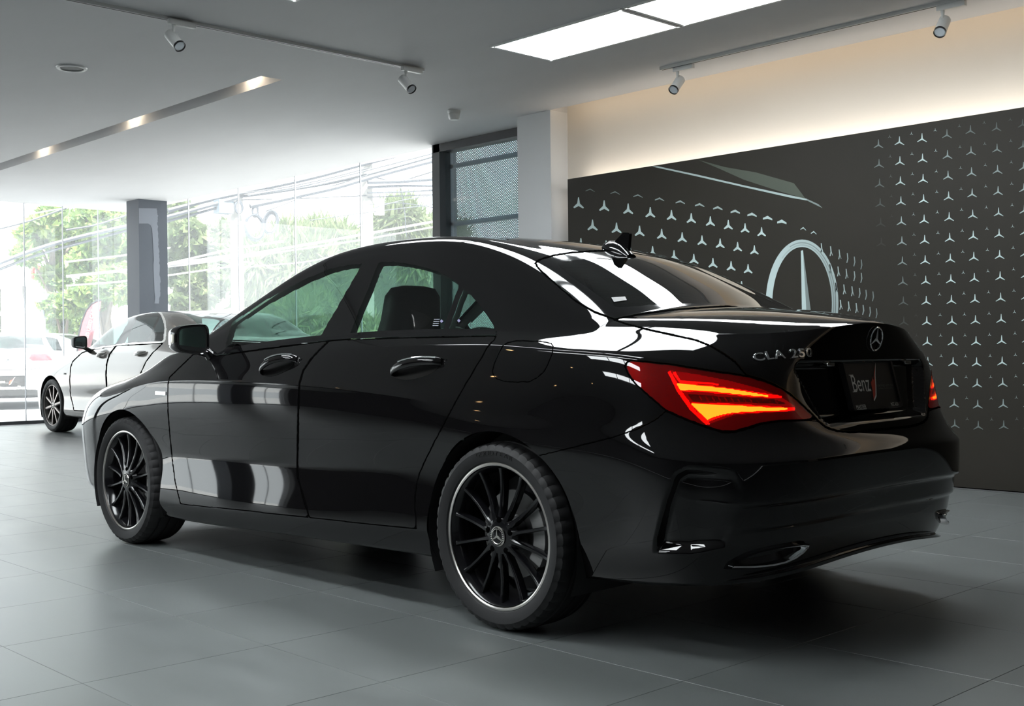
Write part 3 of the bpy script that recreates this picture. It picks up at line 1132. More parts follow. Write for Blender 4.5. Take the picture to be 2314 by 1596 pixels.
class CarFrame:
    def __init__(self, origin, heading):
        self.o = np.array(origin, float)
        self.f = np.array([math.sin(heading), math.cos(heading), 0.0])
        self.r = np.array([math.cos(heading), -math.sin(heading), 0.0])
        self.rz = math.atan2(-self.f[1], -self.f[0])      # local +x points to the tail

    def world(self, P):
        P = np.asarray(P, float)
        return self.o - self.f * P[..., :1] + self.r * P[..., 1:2] + np.array([0, 0, 1.0]) * P[..., 2:3]

    def local(self, W):
        d = np.asarray(W, float) - self.o
        return np.stack([-(d @ self.f), d @ self.r, d[..., 2]], -1)

    def ray(self, px):
        d = ray(px)
        return self.local(CAM), np.array([-(d @ self.f), d @ self.r, d[2]])


def make_skin(G, frame, side=-1):
    P = G.P
    N = grid_normals(P)
    nu, nv = P.shape[:2]
    V, Nn = P.reshape(-1, 3).copy(), N.reshape(-1, 3).copy()
    # outward check: the side must face +y
    mid = Nn.reshape(nu, nv, 3)[nu // 2, nv // 4]
    flip = mid[1] < 0
    if flip: Nn = -Nn
    i = np.arange(nu * nv).reshape(nu, nv)
    a, b, c, d = i[:-1, :-1].ravel(), i[1:, :-1].ravel(), i[1:, 1:].ravel(), i[:-1, 1:].ravel()
    F = np.concatenate([np.stack([a, b, c], 1), np.stack([a, c, d], 1)])
    e1, e2 = V[F[:, 1]] - V[F[:, 0]], V[F[:, 2]] - V[F[:, 0]]
    fn = np.cross(e1, e2)
    area = np.linalg.norm(fn, axis=1)
    if ((fn * Nn[F[:, 0]]).sum(1) * (area > 1e-9)).sum() < 0:
        F = F[:, ::-1]
    F = F[area > 1e-9]
    cl = np.abs(V[:, 1]) < 1e-6
    Nn[cl, 1] = 0
    Nn /= np.maximum(np.linalg.norm(Nn, axis=1, keepdims=True), 1e-9)
    Q = V.copy(); Q[:, 1] *= side
    px, z = project(frame.world(Q))
    A = {'px': px, 'z': z, 'v': G.v.ravel().copy(), 'ur': G.ur.ravel().copy(), 'uf': G.uf.ravel().copy()}
    return Skin(V, Nn, A, F).compact()


class Cutter:
    def __init__(self, skin):
        self.rest = skin

    def d_px(self, sk, poly, pad=60):
        return sdf_poly(sk.A['px'], poly, pad) * sk.A['z'] / CAM_F

    def take(self, fn):
        """remove and return the part where fn(skin) < 0"""
        ins, self.rest = self.rest.split(fn(self.rest))
        return ins

    def panel(self, fn, gap=0.002):
        """part inside, with a gap strip around it; -> (panel, strip)"""
        strip_out = self.take(lambda s: fn(s) - gap)
        ins, strip = strip_out.split(fn(strip_out) + gap)
        return ins, strip


# ------------------------------------------------------------------ car materials
M_PAINT = mat('black car paint', (0.0035, 0.0033, 0.0036), 0.02, spec=0.5, ior=1.56)
M_GLOSSB = mat('gloss black trim', (0.004, 0.004, 0.0045), 0.06, spec=0.5)
M_RUBBER = mat('tyre rubber', (0.012, 0.012, 0.013), 0.62, spec=0.35)
M_GAP = mat('panel gap shadow black', (0.002, 0.002, 0.002), 0.9, spec=0.0)
M_RIMB = mat('gloss black alloy', (0.005, 0.005, 0.006), 0.14, spec=0.5)
M_RIML = mat('machined rim lip', (0.62, 0.60, 0.57), 0.28, 1.0)
M_DISC = mat('brake disc steel', (0.28, 0.28, 0.28), 0.35, 1.0)
M_CALIPER = mat('grey caliper', (0.22, 0.22, 0.22), 0.5)
M_INTER = mat('dark cabin trim', (0.012, 0.013, 0.014), 0.6)
M_SEAT = mat('black leather', (0.014, 0.016, 0.017), 0.5, noise=(60, 0.2))
M_CARGLASS = glass_mat('green tinted car glass', (0.48, 0.63, 0.57), 1.5)
M_BACKGLASS = glass_mat('dark rear glass', (0.10, 0.11, 0.11), 1.55)
M_MIRROR = mat('mirror glass', (0.8, 0.85, 0.85), 0.01, 1.0)
M_LAMPRED = glass_mat('red tail lamp lens', (0.80, 0.10, 0.09), 1.5)
M_LAMPIN = mat('red lamp reflector', (0.40, 0.006, 0.008), 0.22, 0.4, emit=(1.0, 0.008, 0.012), emit_s=0.22)
M_LAMPDK = mat('dark red lamp housing', (0.22, 0.005, 0.007), 0.25, 0.2, emit=(1.0, 0.01, 0.015), emit_s=0.03)
M_LAMPCLR = mat('clear reversing lamp', (0.55, 0.32, 0.33), 0.15, 0.6)
M_LED = mat('lit amber red led', (1, 0.3, 0.05), 0.4, emit=(1.0, 0.62, 0.03), emit_s=9.0)
M_LEDRED = mat('red led glow', (0.9, 0.05, 0.02), 0.4, emit=(1.0, 0.015, 0.01), emit_s=1.3)


def lin(a, b):
    return lambda x, ur, uf: smoothstep(a, b, x)


def band(a, b, w=0.25):
    return lambda x, ur, uf: smoothstep(a - w, a, x) * (1 - smoothstep(b, b + w, x)) * (ur <= 0) * (uf <= 0)


CLA = dict(
    x0r=0.33, x0f=-2.95, smooth=7.0, cowl=-2.32,
    rows=[
        dict(y=[(-3, .60), (1, .60)], z=[(-2.95, .19), (-1.2, .19), (.3, .22)], rear=(.70, .24, .25), front=(-3.35, .18, .18)),
        dict(y=[(-2.95, .80), (-2.25, .845), (-1.2, .85), (-.35, .845), (.3, .82), (.7, .78), (1, .74)], z=[(-2.95, .175), (-2.2, .165), (-1.2, .19), (-.35, .205), (.3, .215), (1, .24)], rear=(.935, .235, .283), front=(-3.5, .165, .16), nr=3.5),
        dict(y=[(-2.95, .86), (-2.25, .875), (-1.2, .878), (-.35, .878), (.3, .865), (.7, .83), (1, .79)], z=[(-2.95, .26), (-2.2, .247), (-1.2, .275), (-.35, .305), (.3, .33), (1, .35)], nr=3.7, rear=(.970, .345, .365), front=(-3.60, .26, .26)),
        dict(y=[(-2.95, .868), (-2.25, .855), (-1.2, .852), (-.45, .862), (.3, .872), (.7, .852), (1, .81)], z=[(-2.95, .47), (-1.2, .475), (-.5, .50), (.3, .49)], nr=3.7, rear=(.980, .46, .475), front=(-3.62, .42, .42)),
        dict(y=[(-2.95, .884), (-2.6, .886), (-2.0, .884), (-1.2, .884), (-.5, .888), (0, .892), (.3, .884), (.7, .85), (1, .80)], z=[(-2.95, .655), (-2.3, .69), (-1.2, .70), (-.5, .68), (0, .645), (.3, .625), (1, .61)], nr=3.6, rear=(.993, .60, .608), front=(-3.61, .57, .57)),
        dict(y=[(-2.95, .862), (-2.6, .876), (-2.2, .8805), (-1.2, .8805), (-.4, .880), (0, .880), (.3, .873), (.7, .84), (1, .79)], z=[(-2.95, .735), (-2.6, .785), (-2.27, .82), (-1.9, .826), (-1.2, .815), (-.44, .775), (0, .74), (.3, .725), (1, .69)], rear=(.948, .685, .672), front=(-3.57, .67, .64), nr=3.2),
        dict(y=[(-2.95, .80), (-2.6, .815), (-2.2, .822), (-1.2, .830), (-.5, .836), (-.1, .842), (.3, .842), (.55, .822), (.8, .78), (1, .73)], z=[(-2.95, .79), (-2.6, .845), (-2.2, .905), (-1.5, .935), (-1, .95), (-.5, .962), (-.12, .963), (.2, .945), (.3, .938), (1, .87)], rear=(.897, .885, .893), front=(-3.50, .73, .71), nr=3.2),
        dict(y=[(-2.95, .70), (-2.6, .745), (-2.3, .78), (-1.9, .80), (-1.2, .798), (-.5, .80), (-.1, .79), (.1, .775), (.3, .75), (.6, .70), (.8, .66), (1, .62)], z=[(-2.95, .825), (-2.7, .872), (-2.45, .94), (-2.2, .957), (-1.9, .965), (-1.5, .988), (-1.1, 1.005), (-.5, 1.016), (-.1, 1.012), (.1, 1.003), (.3, .990), (1, .985)], rear=(.912, .985, 1.024), front=(-3.42, .775, .78), nr=2.4),
    ],
    y8=[(-2.95, .60), (-2.4, .71), (-2.2, .775), (-2.0, .755), (-1.75, .705), (-1.5, .655), (-1.25, .615), (-1, .602), (-.75, .60), (-.5, .61), (-.25, .63), (0, .66), (.2, .68), (.3, .685)],
    z8=[(-2.95, .845), (-2.7, .89), (-2.4, .965), (-2.2, .985), (-2.0, 1.035), (-1.75, 1.15), (-1.5, 1.255), (-1.25, 1.327), (-1, 1.348), (-.75, 1.345), (-.5, 1.315), (-.25, 1.245), (0, 1.15), (.2, 1.07), (.33, 1.022)],
    y9=[(-2.95, .47), (-2.4, .64), (-2.2, .735), (-2.0, .71), (-1.75, .65), (-1.5, .595), (-1.3, .565), (-1, .55), (-.5, .55), (-.12, .55), (.1, .58), (.3, .61)],
    z9=[(-2.95, .862), (-2.7, .905), (-2.4, .98), (-2.2, 1.005), (-2.0, 1.09), (-1.75, 1.212), (-1.5, 1.322), (-1.3, 1.374), (-1, 1.397), (-.7, 1.392), (-.53, 1.378), (-.28, 1.32), (-.12, 1.265), (.1, 1.165), (.2, 1.114), (.33, 1.045)],
    zc=[(-3.42, .78), (-3.2, .848), (-2.95, .905), (-2.7, .95), (-2.45, .992), (-2.1, 1.14), (-1.8, 1.262), (-1.5, 1.37), (-1.3, 1.41), (-1, 1.43), (-.75, 1.425), (-.5, 1.402), (-.2, 1.337), (.05, 1.230), (.2, 1.160), (.33, 1.098), (.5, 1.086), (.7, 1.062), (.85, 1.037), (.912, 1.024)],
    crease={1: lambda x, ur, uf: 0.8 + 0 * x, 2: lambda x, ur, uf: 0.5 + 0 * x, 3: lambda x, ur, uf: 0.85 * smoothstep(-2.5, -2.1, x) * (1 - smoothstep(-.7, -.3, x)), 4: lambda x, ur, uf: smoothstep(0.05, 0.35, ur) * 0.9, 5: lambda x, ur, uf: smoothstep(-2.75, -2.4, x) * (1 - smoothstep(-.8, -.2, x)) * 0.9,
            6: lambda x, ur, uf: smoothstep(-.9, -.5, x) * (1 - smoothstep(0.1, 0.5, ur)) * 0.8, 7: lambda x, ur, uf: np.maximum(smoothstep(-2.5, -2.3, x) * (1 - smoothstep(-.12, .12, x)), smoothstep(0.25, 0.5, ur)) * 0.97},
    counts=[4, 10, 14, 18, 20, 18, 16, 34, 10, 16, 16, 16],
)

CAR = CarFrame(np.array([2.6785, 2.9028, 0.0]) + 0.875 * np.array([math.cos(-0.0132), -math.sin(-0.0132), 0]), -0.0132)
AX_F, AX_R, R_TYRE = -2.699, 0.0, 0.3175


def rbox(dx, dz, r):
    a, b = dx + r, dz + r
    return np.hypot(np.maximum(a, 0), np.maximum(b, 0)) + np.minimum(np.maximum(a, b), 0) - r


def wheel(parent, loc, flip, spec, name='wheel'):
    """left wheels face -y; flip turns it for the other side. one part with sub-parts"""
    R, RI, W = spec['R'], spec['rim'], spec['W']
    k = RI / 0.249
    rz = math.pi if flip else 0.0
    hub = MB().lathe([(0.0, -0.092), (0.045, -0.092), (0.060 * k, -0.088), (0.072 * k, -0.070), (0.070 * k, -0.02), (0.0, -0.02)], 40)
    root = hub.build(name, spec['mat'], parent, loc, (0, 0, rz))
    # tyre
    n = spec.get('seg', 192)
    w = W / 2
    prof = [(RI - 0.006, -w * 0.80), (RI + 0.004, -w * 0.93), (RI + 0.018, -w * 0.985), ((R + RI) / 2 + 0.006, -w), (R - 0.024, -w * 0.975), (R - 0.010, -w * 0.90), (R - 0.004, -w * 0.78),
            (R - 0.001, -w * 0.60), (R - 0.0005, -w * 0.52), (R - 0.007, -w * 0.50), (R - 0.007, -w * 0.42), (R, -w * 0.40), (R, -w * 0.06), (R - 0.007, -w * 0.05), (R - 0.007, w * 0.05), (R, w * 0.06), (R, w * 0.40), (R - 0.007, w * 0.42),
            (R - 0.007, w * 0.50), (R - 0.0005, w * 0.52), (R - 0.004, w * 0.78), (R - 0.012, w * 0.92), (R - 0.03, w), ((R + RI) / 2, w), (RI, w * 0.85)]
    vs, fs = [], []
    for i, (r_, h_) in enumerate(prof):
        for q in range(n):
            a = 2 * math.pi * q / n
            rr = r_ - (0.0045 if (4 <= i <= 7 and q % 4 == 0) else 0.0)
            vs.append((rr * math.cos(a), h_, rr * math.sin(a)))
    for i in range(len(prof) - 1):
        for q in range(n):
            q2 = (q + 1) % n
            fs.append((i * n + q, (i + 1) * n + q, (i + 1) * n + q2, i * n + q2))
    MB().add(vs, fs, True).build('tyre', M_RUBBER, root, sharp=25)
    # barrel and lip
    MB().lathe([(RI - 0.014, -w * 0.84), (RI - 0.020, -w * 0.78), (RI - 0.034, -w * 0.45), (RI - 0.045, w * 0.1), (RI - 0.03, w * 0.8)], 96).build('rim_barrel', spec['mat'], root)
    MB().lathe([(RI - 0.0120, -w * 0.83), (RI - 0.0110, -w * 0.878), (RI - 0.0065, -w * 0.900), (RI - 0.001, -w * 0.890), (RI + 0.002, -w * 0.85)], 128).build('rim_lip', spec['lip'], root)
    MB().lathe([(RI - 0.05, w * 0.55), (0.05, w * 0.5), (0, w * 0.5)], 48).build('wheel_well_back', M_BLACK, root)
    # spokes
    ns = spec['spokes']
    sp = spec['spoke'](RI, w, k)
    sp_me = sp.mesh('spoke', 40); sp_me.materials.append(spec['mat'])
    if spec.get('face'):
        sf_me = spec['face'](RI, w, k).mesh('spoke_face', 40); sf_me.materials.append(spec['lip'])
    for q in range(ns):
        a = 2 * math.pi * (q + spec.get('phase', 0.0)) / ns
        so = link('spoke', sp_me, None, root, (0, 0, 0), (0, a, 0))
        if spec.get('face'):
            link('spoke_face', sf_me, None, root, (0, 0, 0), (0, a, 0))
    # hub cap with star
    cap = MB().lathe([(0.0, -0.098), (0.026, -0.098), (0.0335, -0.0955), (0.0335, -0.088)], 40).build('hub_cap', M_GLOSSB, root)
    MB().lathe([(0.0240, -0.0985), (0.0255, -0.100), (0.0325, -0.0985), (0.0340, -0.0955)], 48).build('hub_ring', M_RIML, root)
    if spec.get('wreath', True):
        wr = MB()
        for q in range(28):
            a = 2 * math.pi * q / 28
            wr.box(-0.0016, 0.0016, -0.1006, -0.0985, 0.0265, 0.0312, rot=Matrix.Rotation(a, 3, 'Y'))
        wr.build('hub_wreath', M_GLOSSB, root)
    st = star_outline(0.0245, 0.0042, 0.0011 / 0.0245)
    MB().prism(st, lambda p: (p[0], -0.098, p[1]), lambda p: (p[0] * 0.9, -0.1012, p[1] * 0.9)).build('hub_star', M_RIML, root)
    if spec.get('lugs', True):
        lug = MB().lathe([(0.0, -0.0925), (0.0085, -0.0925), (0.0105, -0.0912)], 14).mesh('lug_hole')
        lug.materials.append(M_GAP)
        for q in range(5):
            a = 2 * math.pi * (q + 0.25) / 5
            link('lug_hole', lug, None, root, (0.055 * math.cos(a), 0, 0.055 * math.sin(a)))
    MB().lathe([(0.06, -0.015), (0.150 * k, -0.015), (0.152 * k, 0.005), (0.06, 0.005)], 64).build('brake_disc', M_DISC, root)
    cal = MB()
    for q in range(7):
        a = math.radians(-28 + q * 9.5) if not flip else math.radians(180 + 28 - q * 9.5)
        cal.box(0.118 * k, 0.172 * k, -0.045, 0.03, -0.016, 0.016, 0.004, rot=Matrix.Rotation(-a, 3, 'Y'))
    cal.build('brake_caliper', M_CALIPER, root)
    return root


def spoke_multi(RI, w, k):
    """slim blade that dips between hub and rim"""
    mb = MB()
    st = [(0.050, -0.0905, 0.0120), (0.075, -0.0885, 0.0085), (0.105, -0.083, 0.0070), (0.150, -0.0785, 0.0066), (0.195, -0.080, 0.0068), (0.222, -0.0845, 0.0078), (0.2365, -0.0885, 0.0110)]
    vs, fs = [], []
    for (r, y, hw) in st:
        r *= k; y = y * (w / 0.1125)
        vs += [(-hw, y + 0.030, r), (-hw, y + 0.004, r), (-hw * 0.55, y, r), (hw * 0.55, y, r), (hw, y + 0.004, r), (hw, y + 0.030, r)]
    for i in range(len(st) - 1):
        for j in range(6):
            j2 = (j + 1) % 6
            fs.append((i * 6 + j, i * 6 + j2, (i + 1) * 6 + j2, (i + 1) * 6 + j))
    fs += [tuple(range(6)), tuple(range((len(st) - 1) * 6 + 5, (len(st) - 1) * 6 - 1, -1))]
    return mb.add(vs, fs, False)


W_BLACK = dict(R=R_TYRE, rim=0.249, W=0.225, mat=M_RIMB, lip=M_RIML, spokes=14, spoke=spoke_multi, phase=0.02)


def hit_maker(meshes, frame):
    vs, fs, b = [], [], 0
    for me in meshes:
        co = np.zeros(len(me.vertices) * 3, np.float32); me.vertices.foreach_get('co', co)
        vs.append(co.reshape(-1, 3))
        ix = np.zeros(len(me.polygons) * 3, np.int32); me.loops.foreach_get('vertex_index', ix)
        fs.append(ix.reshape(-1, 3) + b); b += len(me.vertices)
    bvh = BVHTree.FromPolygons(np.concatenate(vs).tolist(), np.concatenate(fs).tolist())

    def hit(px):
        o, d = frame.ray(px)
        l, n, _, _ = bvh.ray_cast(Vector(o), Vector(d).normalized())
        if l is None: return None
        return np.array(l), np.array(n)
    hit.bvh = bvh
    return hit


def strip_on(hit, pxs, width, lift=0.002, dens=6):
    """thin band that follows the surface along photo pixels"""
    pts = []
    for a, b in zip(pxs[:-1], pxs[1:]):
        for t in np.linspace(0, 1, dens + 1)[:-1]:
            pts.append((a[0] + (b[0] - a[0]) * t, a[1] + (b[1] - a[1]) * t))
    pts.append(pxs[-1])
    hs = [hit(p) for p in pts]
    hs = [h_ for h_ in hs if h_ is not None]
    return hs


def body_common(name, frame, label, cat):
    root = empty(name, tuple(frame.o), frame.rz)
    # local axes: +x tail, +y right side, +z up: a rotation takes +x to -f; check that +y lands on frame.r
    tag(root, label, cat)
    return root


def spread(root, name, skin, material, both='sep', mirror_first=True):
    """place a half-body part on both sides: 'sep' two objects, 'one' a single object"""
    if len(skin.F) == 0: return []
    if both == 'one':
        return [link(name, skin_mesh(name, [(skin, True), (skin, False)], material), None, root)]
    if both == 'left':
        return [link(name, skin_mesh(name, [(skin, True)], material), None, root)]
    if both == 'right':
        return [link(name, skin_mesh(name, [(skin, False)], material), None, root)]
    return [link(name, skin_mesh(name, [(skin, m_)], material), None, root) for m_ in (True, False)]


def seat(parent, x, y, name='front_seat'):
    """sport seat with one-piece head restraint, facing -x"""
    s = empty(name, (x, y, 0), 0, parent)
    def pad(nm, prof, w0):
        # prof: list of (x, z, half width, thickness) up the seat
        vs, fs = [], []
        m = 14
        for (px_, pz, hw, th) in prof:
            for q in range(m):
                a = 2 * math.pi * q / m
                ca, sa = math.cos(a), math.sin(a)
                e = 0.5
                vs.append((px_ + th * np.sign(ca) * abs(ca) ** e, hw * np.sign(sa) * abs(sa) ** e, pz))
        for i in range(len(prof) - 1):
            for q in range(m):
                q2 = (q + 1) % m
                fs.append((i * m + q, i * m + q2, (i + 1) * m + q2, (i + 1) * m + q))
        fs += [tuple(range(m - 1, -1, -1)), tuple((len(prof) - 1) * m + q for q in range(m))]
        return MB().add(vs, fs, True).build(nm, M_SEAT, s, sharp=60)
    pad('backrest', [(0.02, 0.42, .20, .06), (0.06, 0.55, .245, .07), (0.12, 0.75, .255, .075), (0.17, 0.92, .225, .065), (0.20, 1.0, .165, .055), (0.215, 1.08, .145, .055), (0.23, 1.18, .135, .05), (0.235, 1.215, .11, .035), (0.236, 1.225, .06, .015)], 0)
    MB().box(-0.45, 0.05, -0.24, 0.24, 0.28, 0.46, 0.06).build('seat_cushion', M_SEAT, s)
    return s


def build_cla():
    F = CAR
    G = loft(CLA, 60, 310, 150)
    P = G.P
    # --- relief of the rear end
    x, y, z = P[..., 0], P[..., 1], P[..., 2]
    rear = (G.ur > 0.02) & (G.v < 6.99)
    hw = 0.335 + (z - 0.70) / (0.893 - 0.70) * 0.095
    d = rbox(np.abs(y) - hw, np.abs(z - 0.797) - 0.097, 0.035)
    dep = 0.036 * smoothstep(0.0, -0.016, d) * (x > 0.75) * rear
    P[..., 0] -= dep
    lower = smoothstep(3.12, 3.05, G.v) * smoothstep(0.2, 0.5, G.ur)
    low2 = smoothstep(2.50, 2.42, G.v) * smoothstep(0.35, 0.6, G.ur)
    P[..., 0] -= (0.016 * lower + 0.012 * low2) * (G.ur > 0) * (G.v < 4) * (G.v > 1.0)
    ridge = np.exp(-np.abs(G.v - 5.0) * 0.12 / 0.030) * smoothstep(-2.7, -2.4, x) * (1 - smoothstep(-1.0, -.35, x)) * (G.ur <= 0) * (G.uf <= 0)
    P[..., 1] += 0.0045 * ridge
    Q = P.copy(); Q[..., 1] *= -1
    px, zz = project(F.world(Q))
    flat = px.reshape(-1, 2)
    vent = [(1550, 1062), (1524, 1076), (1502, 1138), (1481, 1224), (1481, 1247), (1560, 1249), (1640, 1236), (1662, 1190), (1694, 1120), (1660, 1068)]
    dv = sdf_poly(flat, vent).reshape(px.shape[:2])
    amt = 0.034 * smoothstep(3.0, -13.0, dv) * (1 - smoothstep(1560, 1690, px[..., 0])) * (G.v > 1.2) * (G.v < 5) * (G.ur > 0)
    N = grid_normals(P)
    sgn = 1.0 if N[P.shape[0] // 2, P.shape[1] // 4, 1] > 0 else -1.0
    P -= N * (amt * sgn)[..., None]
    sk = make_skin(G, F, -1)
    C = Cutter(sk)
    root = body_common('black_sedan', F, 'glossy black four-door coupe saloon with lit red tail lamps in front of the star mural', 'car')

    side = lambda s, lo, hi: np.where((s.A['v'] > lo) & (s.A['v'] < hi), -1.0, 1.0)
    poly = lambda pts, lo, hi, sp=0, extra=None: (lambda s: np.maximum(C.d_px(s, spline_poly(pts, sp) if sp else pts), np.maximum(side(s, lo, hi), extra(s) if extra else -1.0)))
    # wheel openings
    for ax in (AX_F, AX_R):
        C.take(lambda s: np.maximum(np.hypot(s.V[:, 0] - ax, s.V[:, 2] - 0.312) - 0.360, np.maximum(0.55 - s.V[:, 1], s.A['v'] - 5.9)))
    # glass
    fw_poly = [(507, 791), (724, 760.5), (819.7, 595), (774, 601), (739, 610.5), (687, 632), (635.6, 659), (601, 678.5), (566, 701), (524, 730)]
    rw_poly = [(790, 755.3), (856, 592.5), (884, 591.5), (918, 595.5), (953, 602.5), (987, 613), (1013, 626), (1034, 640), (1037, 647), (999.5, 747.6)]
    qg_poly = [(1048, 652), (1063.5, 666.5), (1084, 690), (1101, 713), (1114, 734), (1119, 746.3), (1012.5, 747.2)]
    notfront = lambda s: np.where(s.V[:, 1] > 0.52, -1.0, 1.0)
    fg = C.take(poly(fw_poly, 7.02, 8.9, 0, notfront))
    rg = C.take(poly(rw_poly, 7.02, 8.9, 0, notfront))
    qg = C.take(poly(qg_poly, 7.02, 8.9, 0, notfront))
    belt = C.take(poly([(497, 795.5), (724, 763), (790, 757.2), (1000, 749.2), (1121, 747.6), (1121, 757.5), (900, 762.5), (780, 766.2), (742, 769), (600, 787.5), (488, 803.5)], 5.9, 8.0, 0, notfront))
    bl_poly = [(1209, 594), (1216, 606), (1232, 621), (1262, 647), (1300, 680), (1345, 706), (1388, 721), (1420, 715), (1470, 706), (1510, 701), (1600, 694.5), (1660, 691.5), (1760, 689), (1700, 600), (1560, 562), (1440, 567), (1400, 566), (1340, 567.5), (1290, 571), (1250, 577.5), (1222, 586)]
    bg, bg_s = C.panel(poly(bl_poly, 8.05, 13, 0, lambda s: np.where(s.V[:, 0] > -0.45, -1.0, 1.0)), 0.003)
    hole_poly = [(1262, 596), (1290, 589), (1340, 584), (1420, 584), (1600, 600), (1800, 690), (1640, 684), (1480, 689), (1400, 694), (1375, 684), (1320, 646), (1275, 612)]
    bg_in, bg_band = bg.split(np.maximum(C.d_px(bg, spline_poly(hole_poly, 4)), 0 * bg.V[:, 0] - 1))
    ws = C.take(lambda s: np.maximum.reduce([(9.03 - s.A['v']) * 0.06, (-2.42 + 0.24 * (s.V[:, 1] / 0.75) ** 2) - s.V[:, 0], s.V[:, 0] - (-1.40 - 0.09 * (s.V[:, 1] / 0.55) ** 2)]))
    # tail lamp
    tl_poly = [(1412, 829), (1416, 819), (1425, 814.5), (1462, 817), (1524.5, 824), (1587, 834.6), (1638.5, 842), (1690, 850), (1732, 862.6), (1769, 879), (1794, 898), (1819, 920.7), (1846, 946.6), (1815, 948.7), (1763, 950.8), (1721.5, 956), (1690, 966), (1659, 974.6), (1632, 974.6), (1597, 964), (1555.6, 949.7), (1503.7, 927), (1462, 891.6), (1437, 868.8), (1420.7, 848)]
    rearside = lambda s: np.where((s.V[:, 0] > 0.42) & (s.V[:, 1] > 0.2), -1.0, 1.0)
    tl, tl_s = C.panel(poly(tl_poly, 4.02, 7.2, 0, rearside), 0.0025)
    strips = [bg_s, tl_s]
    # boot lid
    lid_poly = [(1386, 722), (1415, 732), (1468, 746), (1520, 757), (1573, 769), (1608, 783), (1634, 799), (1661, 818), (1687, 848), (1720, 857), (1752, 870), (1785, 890), (1812, 914), (1834, 935), (1849, 951), (1866, 965), (1890, 973), (1920, 976), (1950, 975), (2000, 969), (2060, 955), (2300, 900), (2300, 690), (1720, 690), (1660, 691.5), (1600, 694.5), (1510, 701), (1420, 715)]
    lid, lid_s = C.panel(poly(lid_poly, 4.3, 13, 0, lambda s: np.where(s.V[:, 0] > 0.1, -1.0, 1.0)), 0.0028)
    strips.append(lid_s)
    bump_poly = [(1205, 1033), (1300, 1010), (1380, 990), (1440, 970), (1480, 950), (1504, 929.5), (1555, 952), (1597, 967), (1632, 978), (1660, 978), (1692, 969), (1722, 958.5), (1763, 953), (1815, 951), (1848, 952), (1866, 967), (1890, 975), (1920, 978), (1950, 977), (2000, 971), (2060, 957), (2400, 900), (2400, 1600), (1205, 1600)]
    bmp, bmp_s = C.panel(poly(bump_poly, -1, 6.2, 0, lambda s: np.where(s.V[:, 0] > 0.2, -1.0, 1.0)), 0.0016)
    strips.append(bmp_s)
    flap_poly = [(1135, 782.7), (1147, 774.5), (1168.6, 770), (1223, 771.8), (1245, 776), (1250, 782.7), (1246.6, 801.7), (1239, 821.7), (1228.5, 841.6), (1214, 854), (1196, 862.5), (1168.6, 864), (1141, 862.5), (1123, 857), (1114, 847), (1113, 836), (1119.6, 814), (1128.6, 796)]
    flap, flap_s = C.panel(poly(flap_poly, 4, 8, 0, lambda s: np.where(s.V[:, 1] > .6, -1.0, 1.0)), 0.0016)
    strips.append(flap_s)
    fd_poly = [(437, 801), (415, 822), (383, 853), (379.5, 870), (379.5, 930), (384, 985), (389, 1036), (396, 1090), (408, 1139), (697, 1169), (687, 1130), (672, 1079), (671, 1040), (672, 1000), (673, 930), (676, 866), (684, 838), (703, 810), (725, 787), (742, 770), (600, 789), (488, 805)]
    fd, fd_s = C.panel(poly(fd_poly, 1.5, 7.3, 0, lambda s: np.where(s.V[:, 1] > .6, -1.0, 1.0)), 0.002)
    rd_poly = [(699, 1170), (689, 1130), (674, 1079), (673, 1040), (674, 1000), (675, 930), (678, 866), (686, 838), (705, 810), (727, 787), (745, 770), (780, 768), (900, 764), (1121, 759), (1117, 768), (1101, 784), (1093, 800), (1060, 855), (1030, 907), (1005, 955), (981, 1000), (962, 1039), (950, 1065), (943, 1085), (938, 1121), (938, 1150), (941, 1195)]
    rd, rd_s = C.panel(poly(rd_poly, 1.5, 7.3, 0, lambda s: np.where(s.V[:, 1] > .6, -1.0, 1.0)), 0.002)
    strips += [fd_s, rd_s]
    hood, hood_s = C.panel(lambda s: np.maximum.reduce([(7.25 - s.A['v']) * 0.08, s.V[:, 0] - (-2.44 + 0.24 * (s.V[:, 1] / 0.75) ** 2), -3.36 - s.V[:, 0]]), 0.002)
    strips.append(hood_s)
    skirt = C.take(lambda s: np.maximum.reduce([(s.A['v'] - 2.02) * 0.06, s.V[:, 0] + 0.36, -2.24 - s.V[:, 0]]))

    body = spread(root, 'body_shell', C.rest, M_PAINT, 'one')[0]
    doors = spread(root, 'front_door', fd, M_PAINT)
    rdoors = spread(root, 'rear_door', rd, M_PAINT)
    lid_o = spread(root, 'boot_lid', lid, M_PAINT, 'one')[0]
    bmp_o = spread(root, 'rear_bumper', bmp, M_PAINT, 'one')[0]
    spread(root, 'bonnet', hood, M_PAINT, 'one')
    spread(root, 'side_skirt', skirt, M_GLOSSB)
    spread(root, 'fuel_flap', flap, M_PAINT, 'left')
    # the same patch on the other side has no flap: fill it with paint
    spread(root, 'quarter_panel', flap.offset(0), M_PAINT, 'right')
    for st in strips:
        if len(st.F): spread(root, 'panel_gap', st.offset(-0.0018), M_GAP, 'one')[0]['kind'] = 'stuff'
    spread(root, 'front_side_window', fg, M_CARGLASS)
    spread(root, 'rear_side_window', rg, M_CARGLASS)
    spread(root, 'quarter_window', qg, M_CARGLASS)
    spread(root, 'window_trim', belt.offset(0.002), M_GLOSSB)
    spread(root, 'windscreen', ws, M_CARGLASS, 'one')
    spread(root, 'rear_window', bg_in, M_BACKGLASS, 'one')
    spread(root, 'rear_window_border', bg_band, M_GLOSSB, 'one')
    # tail lamps: lens over a lit housing
    lens = spread(root, 'tail_lamp', tl, M_LAMPRED)
